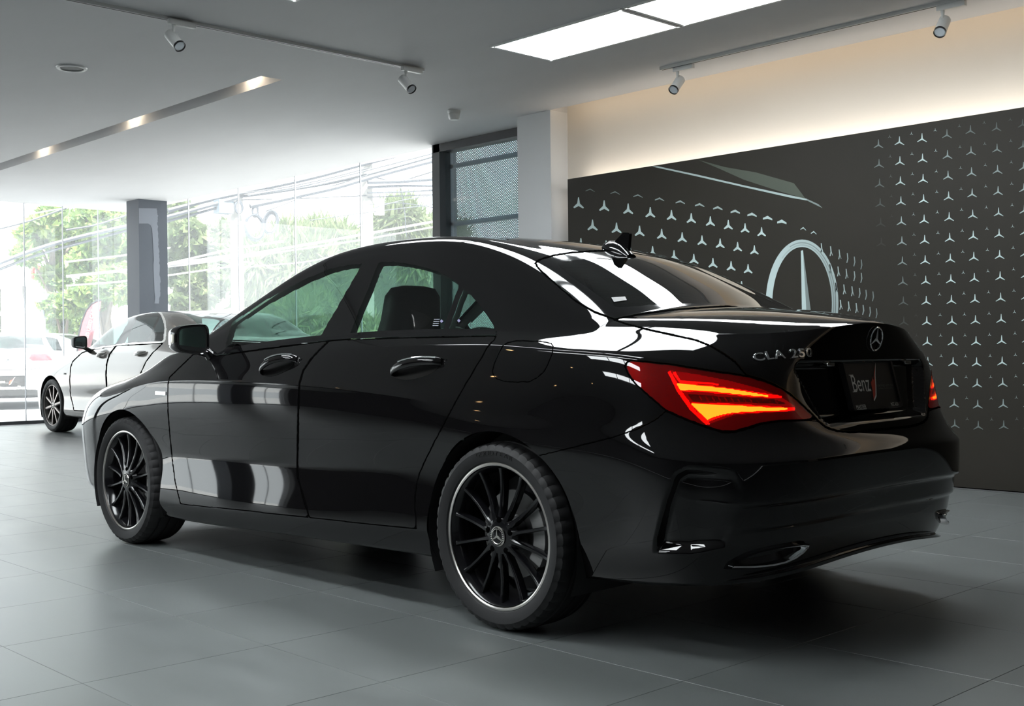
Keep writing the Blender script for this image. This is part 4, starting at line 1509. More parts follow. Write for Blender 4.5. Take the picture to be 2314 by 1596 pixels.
    ub = [(1527.6, 865.7), (1576, 869.9), (1649, 878), (1711, 888.5), (1740, 893.7), (1738, 896.5), (1690, 893), (1628, 886), (1576, 882), (1537, 881)]
    lb = [(1559.7, 911), (1649, 915.5), (1732, 920), (1783.7, 921.7), (1779.6, 926), (1711, 929), (1659, 932), (1634, 936.5), (1613, 942), (1599, 948.7), (1582.5, 933)]
    rv = [(1552.5, 888.5), (1628, 895.8), (1700, 899.5), (1752.6, 902.5), (1790, 914), (1711, 910.5), (1640, 908.5), (1566, 907)]
    glow = [(1515, 836), (1580, 846), (1650, 860), (1720, 878), (1765, 895), (1800, 918), (1800, 928), (1715, 934), (1660, 938), (1625, 950), (1605, 957), (1590, 950), (1560, 915), (1535, 885)]
    inn = tl.offset(-0.005).subdivide().subdivide()
    Ci = Cutter(inn)
    ln = [[(1507, 838), (1515, 838), (1541, 885), (1577, 934), (1607, 958), (1596, 960), (1559, 926), (1530, 885)], [(1519, 842), (1526, 839), (1537, 858), (1622, 866), (1630, 871), (1534, 863)],
          [(1535, 864), (1580, 868), (1650, 876), (1715, 886), (1768, 894), (1772, 899), (1745, 899), (1690, 896), (1628, 889), (1576, 885), (1543, 884), (1556, 909), (1650, 912), (1735, 917), (1800, 921), (1799, 927), (1780, 929), (1711, 932), (1660, 935), (1636, 940), (1616, 947), (1600, 954), (1580, 936), (1540, 882)]]
    fac = []
    for i_ in range(13):
        x_ = 1578 + i_ * 14.5; y_ = 893.5 + i_ * 0.9
        fac.append([(x_, y_), (x_ + 3.5, y_ + 0.4), (x_ + 11, y_ + 12 - i_ * 0.35), (x_ + 7.5, y_ + 12 - i_ * 0.35)])
    f_parts = Ci.take(lambda s: np.minimum.reduce([Ci.d_px(s, q) for q in fac]))
    a_ = Ci.take(lambda s: Ci.d_px(s, ub)); b_ = Ci.take(lambda s: Ci.d_px(s, lb)); c_ = Ci.take(lambda s: Ci.d_px(s, rv)); pass
    l_ = Ci.take(lambda s: np.minimum.reduce([Ci.d_px(s, q) for q in ln]))
    g_ = Ci.take(lambda s: Ci.d_px(s, glow))
    hs = [[(1432, 826), (1500, 833), (1506, 848), (1440, 838)], [(1487, 878), (1520, 880), (1527, 888), (1492, 885)]]
    for k_, mir in enumerate((True, False)):
        for nm, part, mm in (('lamp_facets', f_parts, M_LAMPIN), ('red_light_guide', l_, M_LEDRED), ('upper_light_bar', a_, M_LED), ('lower_light_bar', b_, M_LED), ('reversing_lamp', c_, M_LAMPCLR), ('lamp_reflector', g_, M_LAMPIN), ('lamp_housing', Ci.rest, M_LAMPDK)):
            if len(part.F):
                po = link(nm, skin_mesh(nm, [(part, mir)], mm), None, lens[k_])
                if nm in ('lamp_facets', 'red_light_guide'): po['kind'] = 'stuff'
        mb = MB()                                   # facets of the reversing lamp and the turn signal
        for row, (p0, p1, n_) in enumerate((((1560, 890), (1770, 906), 15), ((1535, 850), (1650, 868), 8))):
            pass
    hit = hit_maker([body.data, doors[0].data, rdoors[0].data, lid_o.data, bmp_o.data], F)
    return root, hit, lens, doors, rdoors, lid_o, bmp_o, body


black_car, hitc, lens_o, doors_o, rdoors_o, lid_o, bumper_o, body_o = build_cla()
for (ax_, yy, fl) in ((AX_R, -0.7745, False), (AX_R, 0.7745, True), (AX_F, -0.7745, False), (AX_F, 0.7745, True)):
    wheel(black_car, (ax_, yy, R_TYRE), fl, W_BLACK)


# ------------------------------------------------------------------ black car: underside, cabin, fittings
def arch_liner(root, ax, r, y0, y1, zc):
    for s in (-1, 1):
        mb = MB()
        vs, fs = [], []
        n = 36
        for i in range(n + 1):
            a = math.radians(-25 + 230 * i / n)
            c, d = math.cos(a), math.sin(a)
            for yy in (y0, y1):
                vs.append((ax + r * c, s * yy, zc + r * d))
        for i in range(n):
            fs.append((2 * i, 2 * i + 1, 2 * i + 3, 2 * i + 2))
        mb.add(vs, fs, True).build('wheel_arch_liner', M_BLACK, root)


def car_inside(root, x0, x1, hw, zl, zr, ax_f, ax_r, dash_x, seats_x, seat_y, bench_x, shelf, zbelt, arch_r=0.362, arch_z=0.312, wy=0.60, wo=0.868):
    mb = MB()
    mb.box(x0, ax_r + 0.35, -wy + 0.02, wy - 0.02, zl, 0.60)
    mb.box(ax_r + 0.3, x1, -wy + 0.02, wy - 0.02, zl + 0.12, 0.60)
    mb.box(ax_f + 0.38, ax_r - 0.38, -hw + 0.10, hw - 0.10, zl, 0.34)
    mb.box(ax_r + 0.40, x1, -hw + 0.22, hw - 0.22, zl + 0.12, 0.50)
    mb.build('underbody', M_BLACK, root)
    for ax in (ax_f, ax_r):
        arch_liner(root, ax, arch_r, wy - 0.03, wo, arch_z)
    d = MB()
    d.box(dash_x - 0.35, dash_x + 0.12, -hw + 0.14, hw - 0.14, 0.60, zbelt - 0.04, 0.04)
    d.box(dash_x + 0.10, dash_x + 0.16, 0.25, 0.55, zbelt - 0.05, zbelt + 0.03, 0.02)
    d.build('dashboard', M_INTER, root)
    MB().box(bench_x, x1 - 0.25, -hw + 0.17, hw - 0.17, 0.55, shelf, 0.03).build('parcel_shelf', M_INTER, root)
    b = MB()
    b.box(bench_x - 0.55, bench_x, -hw + 0.2, hw - 0.2, 0.35, 0.52, 0.05)
    b.box(bench_x - 0.12, bench_x + 0.10, -hw + 0.2, hw - 0.2, 0.45, shelf + 0.02, 0.05)
    b.build('rear_bench', M_SEAT, root)
    for s in (-1, 1):
        MB().box(bench_x - 0.02, bench_x + 0.10, s * 0.34 - 0.13, s * 0.34 + 0.13, shelf - 0.03, shelf + 0.13, 0.04).build('rear_head_restraint', M_SEAT, root)
        seat(root, seats_x, s * seat_y)
    # steering wheel (right-hand drive)
    pts = [(dash_x + 0.30 + 0.06 * math.sin(a), 0.37 + 0.185 * math.cos(a), zbelt - 0.10 + 0.175 * math.sin(a)) for a in np.linspace(0, 2 * math.pi, 33)[:-1]]
    sw = MB().tube(pts, 0.014, 8, closed=True)
    sw.box(dash_x + 0.24, dash_x + 0.31, 0.30, 0.44, zbelt - 0.16, zbelt - 0.04, 0.02)
    sw.build('steering_wheel', M_INTER, root)


car_inside(black_car, -3.35, 0.72, 0.88, 0.185, 0, AX_F, AX_R, -1.98, -1.27, 0.37, -0.28, 0.965, 0.985)


def lining_from(body, root, xa, xb, zmin, off, name='cabin_lining'):
    """inner skin of roof and pillars: the outer shell pushed inward"""
    me = body.data
    n = len(me.vertices)
    co = np.zeros(n * 3, np.float32); me.vertices.foreach_get('co', co); co = co.reshape(-1, 3)
    no = np.zeros(len(me.loops) * 3, np.float32)
    me.corner_normals.foreach_get('vector', no)
    ix = np.zeros(len(me.loops), np.int32); me.loops.foreach_get('vertex_index', ix)
    vn = np.zeros((n, 3), np.float32); vn[ix] = no.reshape(-1, 3)
    F = ix.reshape(-1, 3)
    c = co[F].mean(1)
    keep = (c[:, 2] > zmin) & (c[:, 0] > xa) & (c[:, 0] < xb)
    F = F[keep]
    used = np.unique(F); m = np.full(n, -1); m[used] = np.arange(len(used))
    V = co[used] - vn[used] * off
    sk = Skin(V.astype(float), -vn[used].astype(float), {}, m[F][:, ::-1])
    return link(name, skin_mesh(name, [(sk, False)], mat('grey black headliner', (0.022, 0.024, 0.024), 0.9)), None, root)


lining_from(body_o, black_car, -2.15, 0.30, 1.0, 0.028)
for d_o in doors_o + rdoors_o:
    sgn = -1 if d_o.data.vertices[0].co.y < 0 else 1
    nm = 'door_card'
    me = d_o.data.copy(); me.name = nm
    co = np.zeros(len(me.vertices) * 3, np.float32); me.vertices.foreach_get('co', co); co = co.reshape(-1, 3)
    co[:, 1] -= sgn * 0.055
    me.vertices.foreach_set('co', co.ravel()); me.materials.clear()
    link(nm, me, M_INTER, black_car)


def place_on(hit, px, lift=0.0):
    p, n = hit(px)
    if n @ (CAM - CAM) != 0: pass
    return p + n * lift, n


def basis_on(hit, p0px, p1px):
    """frame on the surface: x from p0 to p1, z along the outward normal"""
    a, na = hit(p0px); b, nb = hit(p1px)
    x = b - a; L = np.linalg.norm(x); x /= L
    n = na + nb; n /= np.linalg.norm(n)
    o, d = CAR.ray(p0px)
    if n @ d > 0: n = -n
    y = np.cross(n, x); y /= np.linalg.norm(y)
    n = np.cross(x, y)
    return (a + b) / 2, x, y, n, L


# boot badge letters
o_, x_, y_, n_, L_ = basis_on(hitc, (1701, 809), (1834, 797))
letters = text_mesh('CLA 250', 1.0, 0.06, 0.02, 'CENTER', 1.25, 1.12)
xs_ = [v.co.x for v in letters.vertices]; ys_ = [v.co.y for v in letters.vertices]
w_, h_ = max(xs_) - min(xs_), max(ys_) - min(ys_)
cxm, cym = (max(xs_) + min(xs_)) / 2, (max(ys_) + min(ys_)) / 2
for v in letters.vertices:
    fx, fy = (v.co.x - cxm) / w_, (v.co.y - cym) / h_
    q = o_ + x_ * fx * L_ + y_ * fy * 0.0285
    nr_ = hitc.bvh.find_nearest(Vector(q))
    v.co = Vector(np.array(nr_[0]) + n_ * (0.0025 + v.co.z * 0.03))
link('boot_letters', letters, M_CHROME, lid_o)

# boot star
p, n = hitc((1977, 766))
if n[0] < 0: n = -n
xr = np.array([0, 1.0, 0]); up_ = np.cross(n, xr); up_ /= np.linalg.norm(up_); xr = np.cross(up_, n)
c = p + n * 0.006
ringp = [c + 0.0385 * (math.cos(a) * xr + math.sin(a) * up_) for a in np.linspace(0, 2 * math.pi, 49)[:-1]]
em = MB().tube(ringp, 0.0032, 10, closed=True)
em.build('boot_star_ring', M_CHROME, lid_o)
st = star_outline(0.0375, 0.0062, 0.035)
sb = MB()
top_ = c + n * 0.005
for k in range(3):
    a, b, v1 = st[k * 3], st[k * 3 + 1], st[k * 3 + 2]
    v0 = st[k * 3 - 1]
    to3 = lambda q, l=0.0: c + xr * q[0] + up_ * q[1] + n * l
    m_ = ((a[0] + b[0]) / 2, (a[1] + b[1]) / 2)
    sb.add([to3(v0), to3(a), to3(m_, 0.001), top_], [(0, 1, 2, 3)])
    sb.add([to3(m_, 0.001), to3(b), to3(v1), top_], [(0, 1, 2, 3)])
sb.build('boot_star', M_CHROME, lid_o)

# number plate with frame and lettering
M_PLATEF = mat('satin black plate frame', (0.012, 0.012, 0.013), 0.32)
M_PLATE = mat('dark brown plate', (0.020, 0.019, 0.019), 0.35)
M_PRINTW = mat('white print', (0.85, 0.84, 0.80), 0.5)
M_PRINTG = mat('grey print', (0.16, 0.16, 0.16), 0.5)
M_PRINTR = mat('red print', (0.60, 0.06, 0.03), 0.5)
pt, pb = np.array([0.876, 0, 0.905]), np.array([0.919, 0, 0.735])
pu = (pt - pb); PH = np.linalg.norm(pu); pu /= PH
pxv = np.array([0, 1.0, 0]); pn = np.cross(pxv, pu); pn = pn if pn[0] > 0 else -pn
pc_ = (pt + pb) / 2
PWD = 0.325


def plate(parent, centre, xv, uv, nv, W, Hh, mirror_small=True):
    f = lambda u, v, l=0.0: centre + xv * (u * W / 2) + uv * (v * Hh / 2) + nv * l
    outl = []
    for (sx, sy) in ((1, 1), (-1, 1), (-1, -1), (1, -1)):
        for a in np.linspace(0, math.pi / 2, 5):
            aa = a + {(1, 1): 0, (-1, 1): math.pi / 2, (-1, -1): math.pi, (1, -1): 1.5 * math.pi}[(sx, sy)]
            outl.append((sx * (1 - 0.05) + 0.05 * math.cos(aa), sy * (1 - 0.09) + 0.09 * math.sin(aa)))
    inn = [(p[0] * 0.93, p[1] * 0.86 + 0.055) for p in outl]
    n = len(outl)
    mb = MB()
    vs = [f(*p, -0.012) for p in outl] + [f(p[0], p[1], 0.008) for p in outl] + [f(p[0], p[1], 0.008) for p in inn] + [f(p[0], p[1], 0.001) for p in inn]
    fs = []
    for k in range(3):
        fs += [(k * n + i, k * n + (i + 1) % n, (k + 1) * n + (i + 1) % n, (k + 1) * n + i) for i in range(n)]
    mb.add(vs, fs)
    pf = mb.build('number_plate', M_PLATEF, parent)
    MB().add([f(p[0], p[1], 0.0015) for p in inn], [tuple(range(n))]).build('plate_face', M_PLATE, pf)

    def put(txt, u, v, hgt, m, name, wide=1.0, al='LEFT', width=None, lift=0.0025):
        me = text_mesh(txt, 1.0, 0.0, 0.0, al, wide)
        xs2 = [q.co.x for q in me.vertices]; ys2 = [q.co.y for q in me.vertices]
        s = hgt / (max(ys2) - min(ys2)); sx = s
        if width: sx = width / (max(xs2) - min(xs2))
        for q in me.vertices:
            q.co = Vector(f(u, v, lift) + xv * (q.co.x - min(xs2)) * sx + uv * (q.co.y - min(ys2)) * s)
        return link(name, me, m, pf)
    put('Benz', -0.78, -0.30, 0.056, M_PRINTW, 'plate_text_benz', width=0.112)
    for (u0, u1, v_) in ((-0.83, -0.66, 0.33), (-0.83, -0.66, -0.31), (-0.28, -0.09, -0.31)):
        MB().add([f(u0, v_, 0.0026), f(u1, v_, 0.0026), f(u1, v_ + 0.025, 0.0026), f(u0, v_ + 0.025, 0.0026)], [(0, 1, 2, 3)]).build('plate_serif', M_PRINTW, pf)
    put('CERTIFIED USED CAR', 0.20, -0.16, 0.0075, M_PRINTG, 'plate_text_small', width=0.108)
    put('by Master Certified Used Car', 0.23, -0.27, 0.0065, M_PRINTG, 'plate_text_small', width=0.10)
    slash = [(-0.085, -0.66), (-0.04, -0.30), (-0.035, 0.02), (0.03, 0.10), (0.075, 0.26), (0.085, 0.12), (0.12, 0.14), (0.20, 0.42), (0.36, 0.80), (0.22, 0.30), (0.15, -0.10), (0.06, -0.48), (-0.06, -0.62)]
    MB().add([f(p[0], p[1], 0.0024) for p in slash], [tuple(range(len(slash)))]).build('plate_slash', M_PRINTR, pf)
    edge = [(0.36, 0.80), (0.33, 0.74), (0.19, 0.28), (0.12, -0.10), (0.03, -0.47), (-0.085, -0.66), (-0.075, -0.70), (0.06, -0.52), (0.15, -0.12), (0.22, 0.28)]
    MB().add([f(p[0], p[1], 0.0028) for p in edge], [tuple(range(len(edge)))]).build('plate_slash_edge', M_PRINTW, pf)
    put('MASTER', -0.90, -0.955, 0.0125, M_PRINTW, 'plate_text_master', width=0.062, lift=0.0088)
    MB().add([f(-0.90, -0.985, 0.0088), f(-0.52, -0.985, 0.0088), f(-0.52, -0.965, 0.0088), f(-0.90, -0.965, 0.0088)], [(0, 1, 2, 3)]).build('plate_text_underline', M_PRINTW, pf)
    put('MGC-ASIA', 0.50, -0.955, 0.0125, M_PRINTW, 'plate_text_dealer', width=0.052, lift=0.0088)
    return pf


plate(lid_o, pc_, pxv, pu, pn, PWD, PH)

# number plate lamp piece and release handle under the ledge
mb = MB()
for s in (-1, 1):
    mb.box(0.872, 0.900, s * 0.255 - 0.022, s * 0.255 + 0.022, 0.880, 0.892, 0.003)
mb.build('plate_lamp', M_CHROME, lid_o)


def on_rear(px, off=0.0, xr=0.955, Y=0.835, n=3.1, x0=0.30):
    """photo pixel -> lower bumper surface (left half)"""
    o, d = CAR.ray(px)
    y = -0.5
    for _ in range(40):
        f = max(0.0, 1 - min(0.999, abs(y) / Y) ** n) ** (1 / n)
        x = x0 + (xr - x0) * f + off
        t = (x - o[0]) / d[0]
        y = 0.6 * y + 0.4 * (o[1] + d[1] * t)
        y = min(0.0, max(-Y, y))
    return o + d * t


# exhaust trims
ex_out = [(1645, 1287), (1662, 1272), (1684, 1258), (1712, 1247.5), (1745, 1240), (1785, 1233.5), (1820, 1228.5), (1829, 1230), (1827, 1237), (1815, 1250), (1798, 1263), (1775, 1274), (1745, 1281.5), (1700, 1286.5)]
cen = np.mean(ex_out, 0)
ex_in = [tuple(cen + (np.array(p) - cen) * np.array([0.90, 0.78])) for p in ex_out]
A3 = [on_rear(p, 0.004) for p in ex_out]; B3 = [on_rear(p, 0.010) for p in ex_in]
for mir in (1, -1):
    fx = lambda q: (q[0], q[1] * mir, q[2])
    n = len(A3)
    mb = MB()
    back = [q - np.array([0.07, 0, 0]) for q in A3]; inb = [q - np.array([0.10, 0, -0.004]) for q in B3]
    front = [0.5 * (a + b) + np.array([0.006, 0, 0]) for a, b in zip(A3, B3)]
    ringsets = [back, A3, front, B3, inb]
    vs = [fx(q) for rr in ringsets for q in rr]
    fs = [(k * n + i, k * n + (i + 1) % n, (k + 1) * n + (i + 1) % n, (k + 1) * n + i) for k in range(4) for i in range(n)]
    ex = MB().add(vs, fs, True).build('exhaust_trim', M_CHROME, bumper_o, sharp=50)
    MB().add([fx(q) for q in inb], [tuple(range(n))]).build('exhaust_inside', M_GAP, ex)

# fender badge, door handles
def on_car_box(px0, px1, hgt, thick, name, m, parent):
    o, x, y, n, L = basis_on(hitc, px0, px1)
    made = []
    for mir in (1, -1):
        vs = []
        for dx in (-0.5, 0.5):
            for dy in (-0.5, 0.5):
                for dz in (-0.001, thick):
                    q = o + x * dx * L + y * dy * hgt + n * dz
                    vs.append((q[0], q[1] * mir, q[2]))
        made.append(MB().add(vs, [(0, 1, 3, 2), (4, 6, 7, 5), (0, 4, 5, 1), (2, 3, 7, 6), (0, 2, 6, 4), (1, 5, 7, 3)]).build(name, m, parent))
    return made


on_car_box((352, 888.5), (375, 889.5), 0.016, 0.003, 'wing_badge', M_CHROME, body_o)


def handle(px0, px1, doors):
    o, x, y, n, L = basis_on(hitc, px0, px1)
    for mir, d_o in ((1, doors[0]), (-1, doors[1])):
        g = lambda q: (q[0], q[1] * mir, q[2])
        # flush near-black patch, painted shade for the recess behind the grip
        mb = MB()
        vs, fs = [], []
        m = 24
        for (r, dep) in ((1.0, 0.0012), (0.8, 0.0020), (0.4, 0.0024)):
            for q in range(m):
                a = 2 * math.pi * q / m
                p = o + x * (math.cos(a) * L * 0.44 * r + 0.0) + y * (math.sin(a) * 0.034 * r - 0.008) + n * dep
                h2 = hitc.bvh.find_nearest(Vector(p))
                if h2[0] is not None:
                    nn = np.array(h2[1]); nn = nn if nn @ n > 0 else -nn
                    p = np.array(h2[0]) + nn * 0.0012
                vs.append(g(p))
        for k in range(2):
            for q in range(m):
                fs.append((k * m + q, k * m + (q + 1) % m, (k + 1) * m + (q + 1) % m, (k + 1) * m + q))
        fs.append(tuple(2 * m + q for q in range(m)))
        mb.add(vs, fs, True).build('handle_cup_shade', mat('handle recess shade', (0.002, 0.002, 0.002), 0.25), d_o)
        # grip
        prof, rs = [], []
        for t in np.linspace(0, 1, 15):
            bul = math.sin(math.pi * t) ** 0.5
            prof.append(o + x * (t - 0.5) * L + n * (0.004 + 0.036 * bul) + y * 0.010 * math.sin(math.pi * t))
            rs.append(0.0105 + 0.004 * bul)
        vs, fs, m = [], [], 12
        for p, r in zip(prof, rs):
            for q in range(m):
                a = 2 * math.pi * q / m
                vs.append(g(p + y * math.cos(a) * r * 1.25 + n * math.sin(a) * r * 0.7))
        for i in range(len(prof) - 1):
            for q in range(m):
                fs.append((i * m + q, i * m + (q + 1) % m, (i + 1) * m + (q + 1) % m, (i + 1) * m + q))
        fs += [tuple(range(m)), tuple((len(prof) - 1) * m + q for q in range(m))]
        gr = MB().add(vs, fs, True).build('door_handle', M_PAINT, d_o, sharp=60)
        bar = []
        for t in np.linspace(0.30, 0.97, 8):
            bul = math.sin(math.pi * t) ** 0.5
            bar.append(g(o + x * (t - 0.5) * L + n * (0.006 + 0.036 * bul + 0.009) + y * (0.010 * math.sin(math.pi * t) + 0.012)))
        MB().tube(bar, 0.0028, 6).build('handle_strip', M_CHROME, gr)


handle((592, 841), (672, 812), doors_o)
handle((888, 843), (1000, 818), rdoors_o)


# door mirrors
def mirror(root, M_shell, cx, y_in, y_out, z0, z1, depth, glass_dx, mir, M_g=None, foot=(0.72, 0.93), ind=True):
    def ringset(x, sc, dz=0.0):
        pts = []
        yc, zc = (y_in + y_out) / 2, (z0 + z1) / 2
        hy, hz = (y_out - y_in) / 2 * sc, (z1 - z0) / 2 * sc
        for q in range(32):
            a = 2 * math.pi * q / 32
            ca, sa = math.cos(a), math.sin(a)
            e = 0.45
            yy = np.sign(ca) * abs(ca) ** e * hy
            zz2 = np.sign(sa) * abs(sa) ** e * hz
            zz2 *= 1.0 + 0.12 * (-yy / hy)               # taller on the inner end
            pts.append((x, mir * (yc + yy), zc + zz2 + dz))
        return pts
    secs = [(cx + 0.005, 0.90), (cx + 0.012, 0.97), (cx, 1.0), (cx - depth * 0.35, 0.99), (cx - depth * 0.7, 0.86), (cx - depth * 0.93, 0.55), (cx - depth, 0.15)]
    vs = [p for (x, s_) in secs for p in ringset(x, s_)]
    fs = []
    for i in range(len(secs) - 1):
        for q in range(32):
            fs.append((i * 32 + q, i * 32 + (q + 1) % 32, (i + 1) * 32 + (q + 1) % 32, (i + 1) * 32 + q))
    fs.append(tuple((len(secs) - 1) * 32 + q for q in range(32)))
    o = MB().add(vs, fs, True).build('door_mirror', M_shell, root, sharp=50)
    MB().add(ringset(cx + 0.001, 0.91), [tuple(range(32))]).build('mirror_well', M_BLACK, o)
    MB().add([(cx + 0.004 + 0.02 * (abs(p[1]) - y_out) / (y_in - y_out) * 0, p[1], p[2]) for p in ringset(cx, 0.80)], [tuple(range(32))]).build('mirror_glass', M_MIRROR, o)
    MB().tube([(cx - 0.02, mir * foot[0], foot[1] - 0.02), (cx - 0.03, mir * (y_in - 0.01), foot[1] + 0.005), (cx - depth * 0.4, mir * (y_in + 0.05), (z0 + z1) / 2 - 0.045)], [0.030, 0.024, 0.022], 12).build('mirror_arm', M_GLOSSB, o)
    if ind:
        MB().box(cx - 0.035, cx - 0.012, mir * y_out - 0.004, mir * y_out + 0.004, z0 + 0.05, z1 - 0.045, 0.003).build('turn_signal', mat('clear indicator lens', (0.6, 0.58, 0.5), 0.12, 0.3), o)
    return o


for mir in (-1, 1):
    mirror(black_car, M_PAINT, -1.945, 0.832, 0.998, 0.945, 1.078, 0.12, 0.01, mir, None, (0.80, 0.945))

# roof antenna
fin = MB()
secs = [(-0.285, 0.004, 0.004), (-0.27, 0.016, 0.020), (-0.24, 0.026, 0.034), (-0.21, 0.031, 0.040), (-0.175, 0.033, 0.036), (-0.15, 0.033, 0.026), (-0.13, 0.030, 0.010)]
vs, fs = [], []
for (x, hw, hh) in secs:
    zb = float(pchip(CLA['zc'])(x)) - 0.008
    for q in range(13):
        a = math.pi * q / 12
        vs.append((x, hw * math.cos(a), zb + (hh + 0.006) * math.sin(a)))
for i in range(len(secs) - 1):
    for q in range(12):
        fs.append((i * 13 + q, i * 13 + q + 1, (i + 1) * 13 + q + 1, (i + 1) * 13 + q))
fin.add(vs, fs, True)
ant = fin.build('roof_antenna', M_PAINT, black_car, sharp=60)
prof = [(-0.215, 1.372), (-0.172, 1.404), (-0.166, 1.408), (-0.138, 1.405), (-0.134, 1.400), (-0.142, 1.335), (-0.19, 1.34)]
MB().prism(prof, lambda p: (p[0], -0.008, p[1]), lambda p: (p[0], 0.008, p[1])).build('antenna_fin', M_PAINT, ant)

# window stickers and rear heater lines
M_STICK = mat('grey sticker print', (0.16, 0.18, 0.21), 0.5)


def sticker(px_list, name, hits, m=M_STICK, lift=0.003):
    q = []
    for p in px_list:
        h2 = hits(p)
        if h2 is None: return
        n = h2[1]; o, d = CAR.ray(p); n = n if n @ d < 0 else -n
        q.append(h2[0] + n * lift)
    MB().add(q, [tuple(range(len(q)))]).build(name, m, black_car)


gl = [o for o in black_car.children if o.name.split('.')[0] in ('rear_side_window', 'quarter_window', 'rear_window')]
hitg = hit_maker([o.data for o in gl], CAR)
for a_, b_ in (((982, 721), (1004, 740)), ((1020, 720), (1043, 739))):
    for k in range(4):
        y0 = a_[1] + (b_[1] - a_[1]) * k / 4 + 1
        sticker([(a_[0] - k, y0), (b_[0] - 9 - k, y0), (b_[0] - 9.5 - k, y0 + 1.6), (a_[0] - 0.5 - k, y0 + 1.6)], 'window_sticker', hitg)
    c_ = (b_[0] - 5, a_[1] + 6)
    sticker([(c_[0] - 4, c_[1]), (c_[0], c_[1] - 4), (c_[0] + 4, c_[1]), (c_[0], c_[1] + 4)], 'window_sticker', hitg, mat('violet sticker', (0.14, 0.13, 0.28), 0.5))
sticker([(1381, 674), (1412, 672), (1416, 680), (1387, 684)], 'window_sticker', hitg, mat('pale rear sticker', (0.30, 0.30, 0.30), 0.5))
heat = MB()
for k in range(15):
    y0 = 597 + k * 6.1
    xl = 1268 + k * 8.6
    pts = []
    for t in np.linspace(0, 1, 14):
        h2 = hitg((xl + t * (150 + k * 6), y0 + t * (2 + k * 0.9) - 7 * t * (1 - t)))
        if h2 is not None and abs(h2[0][1]) < 0.9:
            pts.append(h2[0] + np.array([-0.002, 0, -0.003]))
    if len(pts) > 3: heat.tube(pts, 0.0007, 4)
hl = heat.build('heater_lines', mat('copper heater line', (0.10, 0.04, 0.02), 0.4), black_car)
hl['kind'] = 'stuff'
# tyre lettering on the rear wheel
its = []
word = 'GOODYEAR'
for i, ch in enumerate(word):
    me = text_mesh(ch, 0.022, 0.0006, 0.0, 'CENTER', 1.35)
    a = math.radians(97 - 13.0 + i * 26.0 / 7 - 0.0)
    a = math.radians(90 + 16 - i * 33.0 / 7)
    r = 0.2805
    mx = Matrix.Translation((r * math.cos(a), -0.1128, r * math.sin(a))) @ Matrix.Rotation(-(a - math.pi / 2), 4, 'Y') @ Matrix.Rotation(math.pi / 2, 4, 'X')
    its.append((me, mx))
wheel0 = [o for o in black_car.children if o.name.split('.')[0] == 'wheel'][0]
tl_ = link('tyre_lettering', join_meshes('tyre_lettering', its), mat('moulded tyre letters', (0.006, 0.006, 0.006), 0.35), wheel0)
tl_['kind'] = 'stuff'


